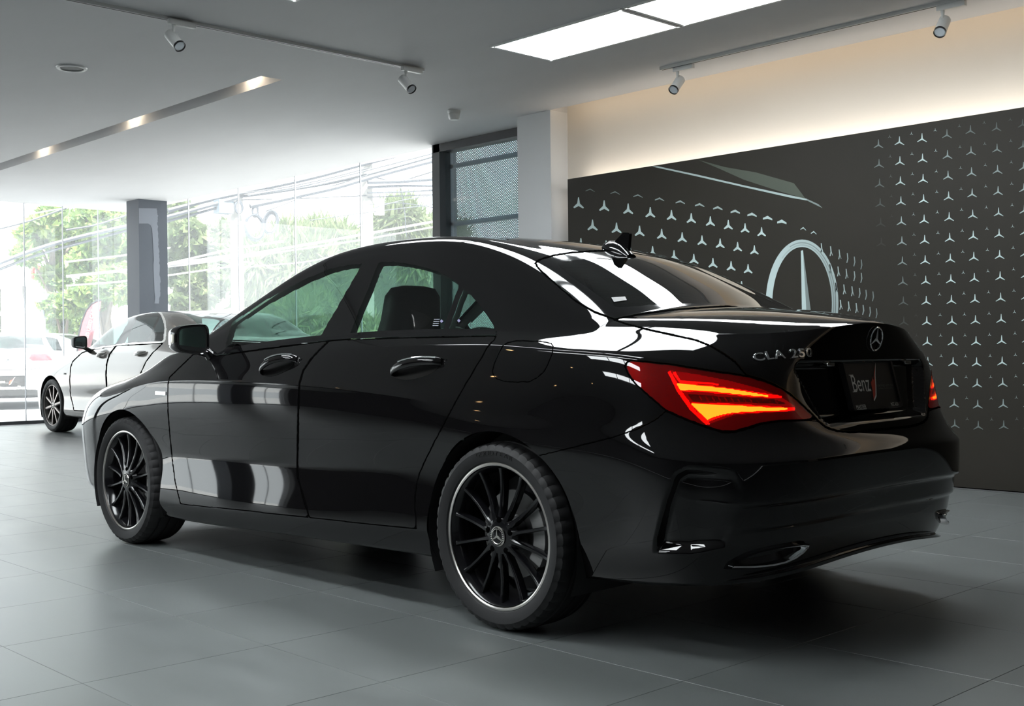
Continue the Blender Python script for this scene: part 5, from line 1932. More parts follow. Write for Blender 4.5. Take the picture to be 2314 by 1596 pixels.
# ------------------------------------------------------------------ the other two cars
SALOON = dict(
    x0r=0.40, x0f=-3.2, smooth=6.0, cowl=-2.2,
    rows=[
        dict(y=[(-3, .62), (1, .62)], z=[(-3.2, .20), (.4, .22)], rear=(.90, .25, .26), front=(-3.5, .19, .19)),
        dict(y=[(-3.2, .84), (-2.4, .865), (-.4, .865), (.4, .84), (1.1, .78)], z=[(-3.2, .19), (-2.4, .205), (-.4, .215), (.4, .23)], rear=(1.03, .25, .27), front=(-3.66, .19, .19)),
        dict(y=[(-3.2, .895), (-2.4, .908), (-.4, .908), (.4, .895), (1.1, .84)], z=[(-3.2, .28), (-2.4, .278), (-.4, .292), (.4, .33)], rear=(1.11, .35, .36), front=(-3.75, .28, .28)),
        dict(y=[(-3.2, .905), (-2.4, .898), (-1.2, .893), (-.4, .900), (.4, .905), (1.1, .85)], z=[(-3.2, .44), (.4, .46)], rear=(1.135, .46, .47), front=(-3.78, .44, .44)),
        dict(y=[(-3.2, .915), (-2.4, .916), (-1.2, .912), (-.4, .918), (.4, .915), (1.1, .86)], z=[(-3.2, .62), (.4, .63)], rear=(1.14, .60, .60), front=(-3.77, .60, .60)),
        dict(y=[(-3.2, .90), (-2.4, .912), (-1.2, .912), (-.4, .915), (.4, .91), (1.1, .85)], z=[(-3.2, .78), (-2.4, .82), (-1.2, .83), (.4, .80)], rear=(1.12, .76, .74), front=(-3.73, .72, .70)),
        dict(y=[(-3.2, .84), (-2.4, .872), (-1.2, .882), (-.4, .885), (.4, .88), (1.1, .80)], z=[(-3.2, .86), (-2.4, .935), (-1.2, .97), (-.4, .985), (.4, .965)], rear=(1.09, .90, .90), front=(-3.68, .79, .77)),
        dict(y=[(-3.2, .75), (-2.7, .79), (-2.2, .825), (-1.2, .835), (-.4, .835), (.4, .80), (1.1, .70)], z=[(-3.2, .905), (-2.7, .972), (-2.2, 1.018), (-1.8, 1.033), (-1, 1.058), (0, 1.08), (.4, 1.065)], rear=(1.10, 1.04, 1.055), front=(-3.62, .84, .85), nr=2.6),
    ],
    y8=[(-3.2, .66), (-2.5, .755), (-2.1, .79), (-1.8, .755), (-1.5, .705), (-1.2, .672), (-.8, .655), (-.3, .66), (.1, .68), (.4, .70)],
    z8=[(-3.2, .925), (-2.5, 1.01), (-2.1, 1.045), (-1.8, 1.18), (-1.5, 1.30), (-1.2, 1.368), (-.8, 1.40), (-.3, 1.385), (.1, 1.285), (.4, 1.15)],
    y9=[(-3.2, .52), (-2.5, .67), (-2.1, .73), (-1.8, .70), (-1.5, .645), (-1.2, .61), (-.8, .59), (-.3, .59), (.1, .605), (.4, .635)],
    z9=[(-3.2, .945), (-2.5, 1.03), (-2.1, 1.075), (-1.8, 1.235), (-1.5, 1.362), (-1.2, 1.42), (-.8, 1.445), (-.3, 1.43), (.1, 1.34), (.4, 1.195)],
    zc=[(-3.62, .85), (-3.2, .98), (-2.6, 1.045), (-2.3, 1.07), (-2.0, 1.205), (-1.7, 1.33), (-1.4, 1.42), (-1.1, 1.455), (-.8, 1.468), (-.3, 1.455), (.1, 1.37), (.4, 1.23), (.65, 1.115), (.9, 1.085), (1.10, 1.055)],
    crease={2: lambda x, ur, uf: 0.6 + 0 * x, 4: lambda x, ur, uf: smoothstep(0.05, 0.35, ur) * 0.6, 6: lambda x, ur, uf: smoothstep(-2.4, -1.9, x) * 0.5, 7: lambda x, ur, uf: np.maximum(smoothstep(-2.3, -2.1, x) * (1 - smoothstep(.0, .25, x)), smoothstep(0.25, 0.5, ur)) * 0.95},
    counts=[2, 5, 7, 9, 10, 9, 8, 17, 6, 8, 8, 8],
)
W_SALOON = dict(R=0.337, rim=0.258, W=0.245, mat=mat('dark grey alloy', (0.07, 0.066, 0.065), 0.3, 0.6), lip=mat('pinkish silver alloy', (0.26, 0.23, 0.22), 0.35, 0.8), spokes=10, phase=0.2, wreath=False, lugs=False, seg=96,
                spoke=lambda RI, w, k: MB().box(-0.017, 0.017, -w * 0.72, -w * 0.45, 0.045, RI - 0.012), face=lambda RI, w, k: MB().box(-0.011, 0.011, -w * 0.80, -w * 0.715, 0.05, RI - 0.012))
FR_GREY = CarFrame((5.98 + 0.905, 14.70 - 2.939, 0.0), 0.0)
HD = math.radians(20.0)
FR_WHITE = CarFrame((8.13 + 1.10 * math.sin(HD), 21.9 + 1.10 * math.cos(HD), -0.02), HD)
M_GREYP = mat('warm grey metallic paint', (0.22, 0.205, 0.192), 0.2, 0.35, coat=0.6)
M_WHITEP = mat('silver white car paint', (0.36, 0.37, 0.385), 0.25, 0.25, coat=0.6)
M_SATIN = mat('satin chrome trim', (0.72, 0.71, 0.69), 0.22, 1.0)
M_DARKGLASS = glass_mat('smoked car glass', (0.30, 0.36, 0.36), 1.5)


def plain_car(name, frame, paint, label, cuts, side, wheels):
    G = loft(SALOON, 36, 170, 70)
    sk = make_skin(G, frame, side)
    C = Cutter(sk)
    root = body_common(name, frame, label, 'car')
    out = {}
    AXF, AXR = -2.939, 0.0
    for ax in (AXF, AXR):
        C.take(lambda s: np.maximum(np.hypot(s.V[:, 0] - ax, s.V[:, 2] - 0.335) - 0.378, np.maximum(0.55 - s.V[:, 1], s.A['v'] - 5.9)))
    ws = C.take(lambda s: np.maximum.reduce([(9.03 - s.A['v']) * 0.06, (-2.28 + 0.2 * (s.V[:, 1] / 0.75) ** 2) - s.V[:, 0], s.V[:, 0] - (-1.36 - 0.08 * (s.V[:, 1] / 0.55) ** 2)]))
    bg = C.take(lambda s: np.maximum.reduce([(9.06 - s.A['v']) * 0.06, (-0.06 - 0.04 * (s.V[:, 1] / 0.55) ** 2) - s.V[:, 0], s.V[:, 0] - 0.60]))
    for nm, kind, fn, m_, gap in cuts(C):
        if gap:
            part, st = C.panel(fn, gap)
            out[nm] = spread(root, nm, part, m_, kind)
            if len(st.F): spread(root, 'panel_gap', st.offset(-0.003), M_GAP, kind)
        else:
            part = C.take(fn)
            out.setdefault(nm, []).extend(spread(root, nm, part, m_, kind))
    body = spread(root, 'body_shell', C.rest, paint, 'one')[0]
    spread(root, 'windscreen', ws, M_CARGLASS, 'one')
    spread(root, 'rear_window', bg, M_DARKGLASS, 'one')
    for (ax, yy, fl) in ((AXR, -0.79, False), (AXR, 0.79, True), (AXF, -0.79, False), (AXF, 0.79, True)):
        wheel(root, (ax, yy, 0.337), fl, wheels)
    car_inside(root, -3.4, 0.80, 0.91, 0.20, 0, AXF, AXR, -1.95, -1.25, 0.38, -0.15, 1.02, 1.03, 0.380, 0.335, 0.62, 0.895)
    out['root'], out['body'] = root, body
    return out


V_ = lambda s, lo, hi: np.where((s.A['v'] > lo) & (s.A['v'] < hi) & (s.V[:, 1] > 0.52), -1.0, 1.0)


def grey_cuts(C):
    pf = lambda pts, lo, hi: (lambda s: np.maximum(C.d_px(s, pts, 40), V_(s, lo, hi)))
    fwp = [(210, 786), (219, 760), (239, 740), (261.5, 723), (284, 711.5), (302, 706), (262, 778)]
    rwp = [(282.4, 775), (317, 704.5), (340, 702), (353, 704.5), (359.5, 711), (332.6, 770)]
    qwp = [(363, 714), (368.7, 727.4), (371, 743), (367.6, 769.7), (338, 770.2)]
    hull = [(209, 787), (218, 759), (239, 739), (261, 722), (284, 710.5), (302, 705), (317, 703), (340, 700.5), (354, 703), (363, 711), (369.5, 727), (372, 743), (368.5, 771), (282, 776)]
    outer = [(206, 790), (214.5, 757), (240, 733.5), (262, 716.5), (285, 704.5), (310, 698.5), (335, 696.5), (352, 698), (365, 706), (373.5, 722), (376.5, 745), (373.5, 771), (368, 774.5), (280, 779.5)]
    d1 = [(164, 817), (159, 833), (157.6, 859), (159, 892), (164, 912), (167, 928), (249, 931), (243, 905), (240.5, 875), (239, 846), (240.5, 823), (247, 801), (262, 781.5), (212, 790), (186, 797)]
    d2 = [(250, 931), (244, 905), (241.5, 875), (240, 846), (241.5, 823), (248, 801), (263, 781.5), (368, 776), (343, 799.6), (329, 819), (315, 850), (312, 880), (318, 934)]
    return [('front_side_window', 'sep', pf(fwp, 7.0, 8.95), M_DARKGLASS, 0), ('rear_side_window', 'sep', pf(rwp, 7.0, 8.95), M_DARKGLASS, 0), ('quarter_window', 'sep', pf(qwp, 7.0, 8.95), M_DARKGLASS, 0),
            ('window_pillar_trim', 'sep', pf(hull, 6.9, 8.98), M_GLOSSB, 0), ('window_chrome_surround', 'sep', pf(outer, 6.5, 9.0), M_SATIN, 0),
            ('front_door', 'sep', pf(d1, 1.9, 7.2), M_GREYP, 0.004), ('rear_door', 'sep', pf(d2, 1.9, 7.2), M_GREYP, 0.004)]


grey = plain_car('grey_sedan', FR_GREY, M_GREYP, 'warm grey metallic saloon parked by the glass front beside the dark pillar', grey_cuts, -1, W_SALOON)
hite = hit_maker([grey['body'].data, grey['front_door'][0].data, grey['rear_door'][0].data], FR_GREY)
for px0, px1, d_o in (((222, 806), (240, 798), grey['front_door'][0]), ((307, 802), (331, 795), grey['rear_door'][0])):
    a, b = hite(px0), hite(px1)
    if a and b:
        pts, rs = [], []
        for t in np.linspace(0, 1, 9):
            q = a[0] + (b[0] - a[0]) * t; q = q + np.array([0, -0.012 - 0.03 * math.sin(math.pi * t), 0])
            pts.append(q); rs.append(0.010 + 0.016 * math.sin(math.pi * t))
        MB().tube(pts, rs, 10).build('door_handle', M_SATIN, d_o)
a = hite((147, 845))
if a:
    MB().box(a[0][0] - 0.03, a[0][0] + 0.03, a[0][1] - 0.004, a[0][1] + 0.01, a[0][2] - 0.011, a[0][2] + 0.011).build('wing_badge', M_BLACK, grey['body'])
o, d = FR_GREY.ray((180, 774))
t = (-0.995 - o[1]) / d[1]
mc = o + d * t
mirror(grey['root'], M_BLACK, mc[0], 0.905, 1.075, mc[2] - 0.075, mc[2] + 0.075, 0.12, 0.01, -1, None, (0.85, mc[2] - 0.085), False)


def white_cuts(C):
    tlp = [(71, 800.5), (101, 799.8), (112, 801), (117, 808), (118, 815.5), (75.4, 816), (67, 813.5), (65.5, 809)]
    lid = [(-60, 832), (60, 833), (92, 829), (100, 815), (100, 799), (108, 790), (96, 781), (60, 776), (-60, 776)]
    r = lambda s: np.where((s.V[:, 0] > 0.5) & (s.A['v'] < 7.6), -1.0, 1.0)
    return [('tail_lamp', 'sep', lambda s: np.maximum(C.d_px(s, tlp, 40), r(s)), mat('pale red lamp', (0.22, 0.012, 0.02), 0.15, coat=1.0), 0),
            ('lower_bumper', 'one', lambda s: np.maximum.reduce([s.V[:, 2] - 0.40 + 0.10 * np.clip(np.abs(s.V[:, 1]) - 0.55, 0, 1), 0.45 - s.V[:, 0], s.A['v'] - 5]), M_BLACK, 0),
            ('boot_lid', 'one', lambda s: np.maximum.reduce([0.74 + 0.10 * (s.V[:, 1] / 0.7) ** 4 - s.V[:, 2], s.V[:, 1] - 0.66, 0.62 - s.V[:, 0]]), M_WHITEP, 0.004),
            ('side_window', 'sep', lambda s: np.maximum.reduce([(7.06 - s.A['v']) * 0.2, (s.A['v'] - 7.94) * 0.2, s.V[:, 0] - 0.12 + (s.A['v'] - 7) * 0.2, -1.75 + (s.A['v'] - 7) * 0.45 - s.V[:, 0]]), M_DARKGLASS, 0)]


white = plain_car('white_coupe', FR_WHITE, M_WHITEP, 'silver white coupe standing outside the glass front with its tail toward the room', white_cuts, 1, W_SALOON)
hitw = hit_maker([white['body'].data, white['boot_lid'][0].data, white['lower_bumper'][0].data], FR_WHITE)
a = hitw((18, 812.6))
if a:
    p, n = a
    n = n if n[0] > 0 else -n
    xr = np.array([0, 1.0, 0]); up_ = np.cross(n, xr); up_ /= np.linalg.norm(up_)
    c = p + n * 0.008
    MB().tube([c + 0.066 * (math.cos(q) * xr + math.sin(q) * up_) for q in np.linspace(0, 2 * math.pi, 41)[:-1]], 0.006, 8, closed=True).build('boot_star_ring', M_CHROME, white['root'])
    st = star_outline(0.064, 0.012, 0.04)
    MB().prism(st, lambda q: c + xr * q[0] + up_ * q[1], lambda q: c + xr * q[0] * .8 + up_ * q[1] * .8 + n * 0.008).build('boot_star', M_CHROME, white['root'])
a = hitw((20, 862))
zpl = a[0][2] if a else 0.5
plate(white['root'], np.array([1.150, 0.02, zpl]), np.array([0, 1.0, 0]), np.array([0, 0, 1.0]), np.array([1.0, 0, 0]), 0.50, 0.20)
ch = MB()
ch.tube([(1.10, -0.62, 0.33), (1.115, -0.45, 0.385), (1.128, -0.2, 0.395), (1.13, 0.2, 0.395), (1.115, 0.45, 0.385), (1.10, 0.62, 0.33)], 0.014, 8)
ch.build('bumper_chrome_strip', M_SATIN, white['root'])


def copy_tree(o, parent=None):
    c = o.copy()
    COL.objects.link(c)
    if parent: c.parent = parent
    for chd in list(o.children):
        copy_tree(chd, c)
    return c


# a silver car further along the forecourt: same shape seen over the white one
M_SILVER = mat('pale silver paint', (0.48, 0.52, 0.58), 0.25, 0.4, coat=1.0)
sil = copy_tree(white['root'])
sil.name = 'silver_car'
_q = CAM + ray((172, 812)) * 24.0
sil.location = (_q[0], _q[1], -0.02)
sil.rotation_euler = (0, 0, white['root'].rotation_euler[2] + math.radians(62))
tag(sil, 'pale silver car parked on the forecourt beyond the white coupe', 'car')
for chd in sil.children:
    if chd.name.split('.')[0] in ('body_shell', 'boot_lid'):
        chd.data = chd.data.copy(); chd.data.materials.clear(); chd.data.materials.append(M_SILVER)


# ------------------------------------------------------------------ outside
M_PAVE = world_noise_mat('pale concrete paving', (0.55, 0.55, 0.56), 0.6, 0.12, 0.5)
mb = MB()
mb.box(GLASS_X, 90, -30, 90, -0.14, -0.02)
mb.box(-60, GLASS_X, FRONT_Y, 90, -0.14, -0.02)
pave = struct(mb.build('pavement', M_PAVE))


def at_depth(px, depth):
    d = ray(px)
    return CAM + d * depth / (d @ FW)


def leaf_mat(name, c1, c2):
    m = bpy.data.materials.new(name)
    m.use_nodes = True
    nt = m.node_tree
    b = nt.nodes['Principled BSDF']
    b.inputs['Roughness'].default_value = 0.6
    at = nt.nodes.new('ShaderNodeAttribute'); at.attribute_name = 'tone'
    mx = nt.nodes.new('ShaderNodeMix'); mx.data_type = 'RGBA'
    mx.inputs[6].default_value = (*c1, 1); mx.inputs[7].default_value = (*c2, 1)
    nt.links.new(at.outputs['Fac'], mx.inputs[0])
    nt.links.new(mx.outputs[2], b.inputs['Base Color'])
    tl = nt.nodes.new('ShaderNodeBsdfTranslucent')
    nt.links.new(mx.outputs[2], tl.inputs[0])
    ms = nt.nodes.new('ShaderNodeMixShader'); ms.inputs[0].default_value = 0.45
    nt.links.new(b.outputs[0], ms.inputs[1]); nt.links.new(tl.outputs[0], ms.inputs[2])
    nt.links.new(ms.outputs[0], nt.nodes['Material Output'].inputs[0])
    return m


M_LEAF = leaf_mat('broad green leaves', (0.07, 0.16, 0.05), (0.26, 0.34, 0.09))
M_NEEDLE = leaf_mat('soft yellow green needles', (0.08, 0.13, 0.045), (0.20, 0.24, 0.11))
M_BARK = mat('grey brown bark', (0.10, 0.08, 0.06), 0.9, noise=(8, 0.4))
TREES = 0


def tree(base, height, blobs, label, leaf, size, count, droop=0.0, seed=1, group='trees outside the glass'):
    """blobs: list of (dx, dy, z, radius)"""
    r = np.random.default_rng(seed)
    root = empty('tree', (base[0], base[1], -0.02))
    tag(root, label, 'tree', group)
    tb = MB()
    tb.tube([(0, 0, 0), (0.08, 0.05, height * 0.35), (-0.05, 0.1, height * 0.7), (0, 0, height * 0.95)], [0.16, 0.13, 0.09, 0.03], 8)
    tr_ = tb.build('trunk', M_BARK, root)
    brs = MB()
    P = []
    tot = sum(b[3] ** 2 for b in blobs)
    for b in blobs:
        brs.tube([(0, 0, max(0.5, b[2] - 1.2)), (b[0] * 0.5, b[1] * 0.5, b[2] - 0.5), (b[0], b[1], b[2])], [0.06, 0.04, 0.015], 5)
        n = int(count * b[3] ** 2 / tot)
        d = r.normal(size=(n, 3)); d /= np.linalg.norm(d, axis=1, keepdims=True)
        rad = b[3] * (0.45 + 0.6 * r.random(n) ** 0.5)
        rad *= 1 + 0.25 * np.sin(d[:, 0] * 5 + b[0]) * np.cos(d[:, 2] * 6)
        P.append(d * rad[:, None] * np.array([1, 1, 0.8]) + np.array([b[0], b[1], b[2]]))
    brs.build('branches', M_BARK, root)
    P = np.concatenate(P)
    n = len(P)
    a = r.normal(size=(n, 3)); a[:, 2] -= droop * 2.0; a /= np.linalg.norm(a, axis=1, keepdims=True)
    c = np.cross(a, r.normal(size=(n, 3))); c /= np.linalg.norm(c, axis=1, keepdims=True)
    s = size * (0.6 + 0.8 * r.random(n))[:, None]
    asp = 0.45 if droop == 0 else 0.20
    ln = 1.0 if droop == 0 else 2.2
    V = np.stack([P - a * s * ln, P + c * s * asp, P + a * s * ln, P - c * s * asp], 1).reshape(-1, 3)
    me = bpy.data.meshes.new('foliage')
    F = np.arange(4 * n).reshape(-1, 4)
    me.from_pydata(V.tolist(), [], F.tolist())
    at = me.attributes.new('tone', 'FLOAT', 'POINT')
    at.data.foreach_set('value', np.repeat(r.random(n), 4).astype(np.float32))
    fo = link('foliage', me, leaf, root)
    fo['kind'] = 'stuff'
    return root


def tree_px(pxs, depth, label, leaf, size, count, droop=0.0, seed=1):
    """crown given as photo blobs (px, py, radius px) at a distance"""
    w = [(at_depth((p[0], p[1]), depth + (i % 3 - 1) * 0.8), p[2] * depth / CAM_F) for i, p in enumerate(pxs)]
    c = np.mean([q[0] for q in w], 0)
    top = max(q[0][2] for q in w)
    tree((c[0], c[1]), top, [(q[0][0] - c[0], q[0][1] - c[1], q[0][2] + 0.02, q[1]) for q in w], label, leaf, size, count, droop, seed)


tree_px([(120, 500, 40), (75, 530, 30), (150, 560, 38), (60, 575, 26), (125, 625, 30), (190, 520, 40)], 31, 'dense broad-leaved tree behind the red rooftop lettering', M_LEAF, 0.16, 7000, 0, 2)
tree_px([(215, 500, 46), (255, 560, 50), (200, 590, 42), (262, 640, 46), (215, 660, 44), (270, 500, 40)], 27, 'dense broad-leaved tree next to the dark pillar behind the feather flag', M_LEAF, 0.14, 9000, 0, 3)
tree_px([(155, 690, 30), (135, 730, 26), (175, 735, 24), (120, 690, 26)], 30, 'low leafy tree beside the lamp post on the forecourt', M_LEAF, 0.13, 4500, 0, 4)
tree_px([(40, 690, 34), (15, 660, 26), (60, 720, 26), (20, 740, 30)], 36, 'pale leafy tree between the white canopy posts', M_NEEDLE, 0.16, 4000, 0, 5)
tree_px([(420, 540, 46), (470, 580, 48), (410, 610, 46), (460, 640, 44), (400, 480, 34), (500, 540, 40), (430, 680, 40)], 30, 'light green bushy tree between the dark pillar and the thick utility pole', M_NEEDLE, 0.17, 12000, 0, 6)
tree_px([(600, 600, 60), (650, 560, 50), (590, 660, 55), (680, 620, 55), (640, 690, 60), (720, 660, 60), (700, 580, 45)], 29, 'feathery drooping tree behind the hanging cable coils', M_NEEDLE, 0.20, 16000, 0.8, 7)
tree_px([(760, 560, 50), (800, 600, 55), (720, 540, 40), (770, 660, 60), (830, 640, 55), (860, 700, 60)], 33, 'feathery drooping tree beside the slim utility pole', M_NEEDLE, 0.20, 16000, 0.8, 8)
tree_px([(900, 500, 45), (940, 540, 48), (880, 560, 50), (960, 600, 55), (920, 640, 60), (1010, 640, 60), (1000, 560, 50)], 29, 'feathery drooping tree next to the perforated screen', M_NEEDLE, 0.20, 16000, 0.8, 9)
tree_px([(660, 740, 70), (740, 770, 60), (580, 760, 60), (820, 780, 60), (700, 700, 50)], 24, 'leafy shrub mass at the roadside below the cables', M_NEEDLE, 0.13, 9000, 0.6, 10)

# utility poles, in one line along the road
M_POLE = mat('pale concrete pole', (0.22, 0.215, 0.205), 0.8, noise=(3, 0.12))
M_CABLE = mat('grey blue cable', (0.035, 0.042, 0.055), 0.6)
M_CABLEW = mat('pale cable', (0.30, 0.30, 0.30), 0.6)
P1, P2 = at_depth((537, 690), 25.0), at_depth((831, 560), 26.5)


def pole(p, w, hgt, label):
    r = empty('utility_pole', (p[0], p[1], -0.02))
    MB().tube([(0, 0, 0), (0, 0, hgt)], [w / 2, w / 2 * 0.82], 8).build('pole_shaft', M_POLE, r)
    for z in (hgt - 0.6, hgt - 1.3):
        MB().box(-0.9, 0.9, -0.06, 0.06, z, z + 0.12).build('cross_arm', M_POLE, r)
    tag(r, label, 'utility pole', 'utility poles along the road')
    return r


pl1 = pole(P1, 0.30, 7.5, 'thick pale utility pole next to the hanging cable coils')
pl2 = pole(P2, 0.28, 8.0, 'slim grey utility pole with a white box near the perforated screen')
pd = np.array([P2[0] - P1[0], P2[1] - P1[1], 0]); pd /= np.linalg.norm(pd)
pnn = np.array([-pd[1], pd[0], 0])


def on_poles(px, off=0.0):
    d = ray(px)
    t = ((P1 - CAM) @ pnn + off) / (d @ pnn)
    return CAM + d * t


b0 = on_poles((505, 468), -0.25)
MB().box(b0[0] - 0.17, b0[0] + 0.17, b0[1] - 0.12, b0[1] + 0.12, b0[2] - 0.14, b0[2] + 0.14, at=(-P1[0], -P1[1], 0.02)).build('junction_box', mat('blue grey box', (0.09, 0.12, 0.15), 0.6), pl1)
b0 = on_poles((857, 468), -0.25)
MB().box(b0[0] - 0.09, b0[0] + 0.09, b0[1] - 0.07, b0[1] + 0.07, b0[2] - 0.18, b0[2] + 0.18, at=(-P2[0], -P2[1], 0.02)).build('white_box', M_WHITE, pl2)

cables = [
    ([(-60, 618), (80, 562), (180, 535), (285, 512), (385, 490), (540, 446)], 0.045, 0), ([(-40, 625), (90, 572), (190, 548), (285, 520), (385, 500), (540, 456)], 0.03, 0),
    ([(-20, 522), (70, 499), (150, 470)], 0.02, 0), ([(60, 485), (150, 470), (285, 440)], 0.015, 1), ([(150, 592), (285, 577), (385, 560)], 0.02, 1), ([(150, 625), (285, 611), (540, 575)], 0.03, 1),
    ([(150, 646), (285, 636), (540, 600)], 0.02, 1), ([(150, 520), (215, 510), (285, 487), (385, 460)], 0.02, 0),
    ([(380, 476), (500, 445), (700, 405), (831, 368), (985, 330)], 0.05, 0), ([(540, 445), (640, 432), (760, 412), (831, 395), (985, 352)], 0.035, 0),
    ([(565, 466), (640, 451), (700, 437), (760, 425), (831, 402), (985, 362)], 0.055, 0), ([(560, 442), (690, 420), (831, 385), (985, 345)], 0.018, 0),
    ([(540, 438), (640, 425), (740, 404), (831, 380)], 0.016, 0), ([(600, 478), (660, 455), (720, 430), (831, 396)], 0.012, 0), ([(545, 452), (700, 448), (831, 442)], 0.012, 0),
    ([(831, 412), (905, 410), (985, 404)], 0.05, 0), ([(831, 424), (905, 420), (985, 420)], 0.03, 0), ([(831, 436), (905, 434), (985, 430)], 0.02, 0), ([(831, 446), (985, 440)], 0.015, 0),
    ([(831, 398), (900, 412), (985, 386)], 0.014, 0), ([(845, 470), (910, 452), (985, 440)], 0.012, 0), ([(831, 462), (905, 458), (985, 470)], 0.010, 0),
    ([(380, 596), (460, 578), (520, 563), (640, 545)], 0.025, 1), ([(380, 602), (470, 592), (560, 575), (700, 552), (831, 528), (985, 500)], 0.03, 1), ([(545, 582), (700, 560), (831, 540), (985, 512)], 0.022, 1),
    ([(545, 605), (700, 592), (831, 560)], 0.015, 1), ([(700, 498), (831, 480), (985, 462)], 0.010, 0), ([(905, 425), (915, 480), (918, 535)], 0.010, 0),
]
for k, (pts, r_, kind) in enumerate(cables):
    w = [on_poles(p, (k % 5 - 2) * 0.06 - 0.22) for p in pts]
    q = np.array(w)
    # smooth sag
    tt = np.linspace(0, 1, len(q)); ts = np.linspace(0, 1, 26)
    sm = np.stack([np.interp(ts, tt, q[:, i]) for i in range(3)], 1)
    sm = gsmooth(sm, 2.0)
    o = MB().tube(sm, r_, 6).build('overhead_cable', (M_CABLE, M_CABLEW)[kind])
    tag(o, ('dark overhead cable strung along the utility poles', 'pale overhead cable strung along the utility poles')[kind], 'cable', ('dark overhead cables', 'pale overhead cables')[kind])


def coil(cx, cy, rx, ry, tilt, turns, label, r_=0.022):
    r = random.Random(int(cx))
    root = empty('cable_coil', tuple(on_poles((cx, cy), -0.3)))
    for k in range(turns):
        pts = []
        jx, jy = r.uniform(-2, 2), r.uniform(-2, 3)
        sc = r.uniform(0.9, 1.08)
        for a in np.linspace(0, 2 * math.pi, 37)[:-1]:
            u, v = rx * sc * math.cos(a), ry * sc * math.sin(a)
            x = cx + jx + u * math.cos(tilt) - v * math.sin(tilt); y = cy + jy + u * math.sin(tilt) + v * math.cos(tilt)
            pts.append(on_poles((x, y), -0.3 - 0.02 * k) - np.array(root.location))
        MB().tube(pts, r_, 6, closed=True).build('cable_loop', M_CABLE, root)
    tag(root, label, 'cable coil')


coil(575, 513, 20, 28, -0.2, 5, 'large oval coil of black cable hanging beside the thick utility pole', 0.02)
coil(612, 502, 14, 23, 0.15, 5, 'dense small coil of black cable hanging right of the large coil'.replace('right of', 'next to'), 0.022)
coil(540, 467, 9, 14, -0.1, 3, 'small coil of cable on top of the thick utility pole', 0.018)
coil(577, 477, 6, 11, 0.1, 3, 'small tight cable coil above the large hanging coil', 0.018)

# white canopy building with red lettering
M_BLD = mat('white render', (0.42, 0.42, 0.41), 0.8)
D_B = 34.0
a, b = at_depth((-120, 645), D_B), at_depth((150, 645), D_B)
top = at_depth((60, 603), D_B)[2]
bx = np.array([b[0] - a[0], b[1] - a[1], 0]); BL = np.linalg.norm(bx); bang = math.atan2(bx[1], bx[0])
bld = empty('canopy_building', (a[0], a[1], -0.02), bang)
MB().box(0, BL, -0.2, 4.0, a[2] - 0.02, top + 0.02).build('canopy', M_BLD, bld)
for px_ in (-60, 14, 38, 72):
    u = np.linalg.norm((at_depth((px_, 645), D_B) - a)[:2])
    MB().box(u - 0.16, u + 0.16, 0.0, 0.32, 0, a[2]).build('canopy_post', M_BLD, bld)
MB().box(0, BL, 3.8, 4.0, 0, a[2]).build('rear_wall', mat('pale wall', (0.30, 0.31, 0.30), 0.8), bld)
tag(bld, 'white flat canopy building on posts across the forecourt', 'building')
M_REDSIGN = mat('red sign letters', (0.34, 0.03, 0.02), 0.5)


def sign_pts(px):
    w = at_depth(px, D_B - 0.05) - a
    return (w[0] * math.cos(-bang) - w[1] * math.sin(-bang), w[2] + a[2] + 0.02)


lt1 = [(82, 632), (82, 612), (85, 604), (91, 600), (97, 604), (98, 632)]
lt2 = [(104, 602), (106, 630), (114, 608), (121, 628), (124, 601)]
for nm, pts in (('sign_letter', lt1), ('sign_letter', lt2)):
    w = [sign_pts(p) for p in pts]
    mb = MB()
    for p, q in zip(w[:-1], w[1:]):
        dx, dz = q[0] - p[0], q[1] - p[1]; L = math.hypot(dx, dz); nx, nz = -dz / L * 0.028, dx / L * 0.028
        ol = [(p[0] + nx, p[1] + nz), (q[0] + nx, q[1] + nz), (q[0] - nx, q[1] - nz), (p[0] - nx, p[1] - nz)]
        mb.prism(ol, lambda s: (s[0], -0.34, s[1]), lambda s: (s[0], -0.24, s[1]))
    mb.build(nm, M_REDSIGN, bld)

# lamp post, feather flag, white fence
lp = at_depth((98, 700), 29.0)
r = empty('lamp_post', (lp[0], lp[1], -0.02))
zt = at_depth((98, 680), 29.0)[2]
MB().tube([(0, 0, 0), (0, 0, zt)], [0.055, 0.05], 10).build('post', mat('pale blue grey steel', (0.20, 0.22, 0.26), 0.5), r)
MB().box(-0.13, 0.13, -0.10, 0.10, zt - 0.02, zt + 0.19).build('lamp_box', mat('pale blue grey steel', (0.2, 0.22, 0.26)), r)
tag(r, 'slim pale lamp post with a square head on the forecourt', 'lamp post')
D_F = 19.6
fl_o = [(175, 790), (179, 758), (186, 728), (196, 703), (208, 688), (220, 681), (229, 679.5), (226, 700), (219, 728), (211, 757), (203, 790), (199, 820)]
fb = at_depth((176, 790), D_F)
flag = empty('feather_flag', (fb[0], fb[1], -0.02))
w = [at_depth(p, D_F) - np.array([fb[0], fb[1], -0.02]) for p in fl_o]
nrm = -FW / np.linalg.norm(FW)
MB().prism(list(range(len(w))), lambda i: w[i] - nrm * 0.004, lambda i: w[i] + nrm * 0.004).build('flag_cloth', mat('faded red cloth', (0.30, 0.085, 0.10), 0.8), flag)
pp = [np.array([0, 0, 0.0])] + [at_depth(p, D_F) - np.array([fb[0], fb[1], -0.02]) for p in ((174, 800), (178, 757), (185, 727), (195, 702), (207, 687), (219, 680), (229, 678.5))]
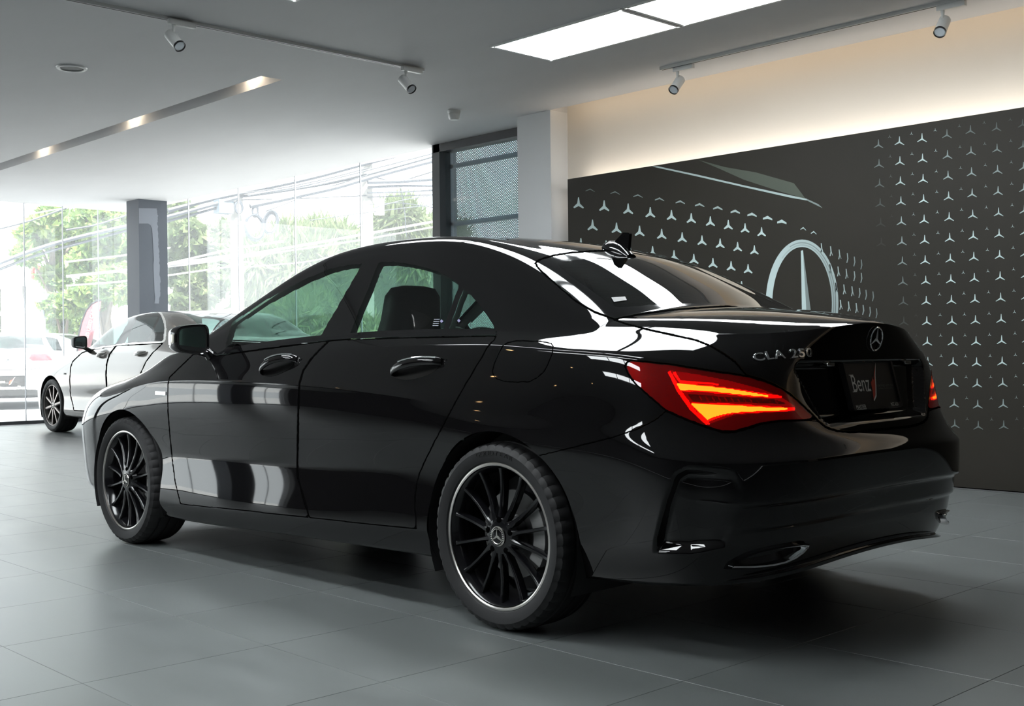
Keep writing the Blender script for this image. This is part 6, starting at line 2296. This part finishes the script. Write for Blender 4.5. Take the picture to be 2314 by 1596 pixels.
MB().tube(pp, 0.018, 8).build('flag_pole', M_BLACK, flag)
me = text_mesh('CERTIFIED USED CAR', 1.0, 0.0, 0.0, 'LEFT')
xs2 = [v.co.x for v in me.vertices]; ys2 = [v.co.y for v in me.vertices]
t0, t1 = at_depth((192, 800), D_F - 0.03), at_depth((214, 700), D_F - 0.03)
tv = t1 - t0; TL = np.linalg.norm(tv); tv /= TL
un = np.cross(nrm, tv); hh = 0.055
for v in me.vertices:
    q = t0 + tv * (v.co.x - min(xs2)) / (max(xs2) - min(xs2)) * TL + un * (v.co.y - min(ys2)) / (max(ys2) - min(ys2)) * hh
    v.co = Vector(q - np.array([fb[0], fb[1], -0.02]))
link('flag_text', me, M_PRINTW, flag)
tag(flag, 'faded red feather flag with white lettering outside the glass', 'flag')
fc = at_depth((84, 785), 30.0); fd_ = at_depth((125, 785), 30.0)
dv = (fd_ - fc); fn_ = empty('picket_fence', (fc[0], fc[1], -0.02), math.atan2(dv[1], dv[0]))
FL = np.linalg.norm(dv[:2]); zt = at_depth((100, 767), 30.0)[2]
for k in range(9):
    MB().box(FL * k / 8 - 0.018, FL * k / 8 + 0.018, -0.015, 0.015, 0, zt).build('picket', M_WHITE, fn_)
for z_ in (zt - 0.12, 0.25):
    MB().box(-0.05, FL + 0.05, 0.012, 0.03, z_, z_ + 0.05).build('fence_rail', M_WHITE, fn_)
tag(fn_, 'short white picket fence by the roadside trees', 'fence')

# white roadside block seen through the cabin of the black car
wa, wb = at_depth((706, 760), 33.0), at_depth((785, 760), 33.0)
dv = wb - wa
hb = empty('white_house', (wa[0], wa[1], -0.02), math.atan2(dv[1], dv[0]))
HL = np.linalg.norm(dv[:2]); zt = at_depth((740, 674), 33.0)[2]
MB().box(0, HL, 0, 4, 0, zt).build('house_wall', M_BLD, hb)
MB().box(HL * 0.12, HL * 0.38, -0.04, 0.02, zt * 0.25, zt * 0.55).build('house_window', mat('grey pane', (0.15, 0.17, 0.17), 0.2), hb)
tag(hb, 'small white block house behind the feathery trees', 'house')
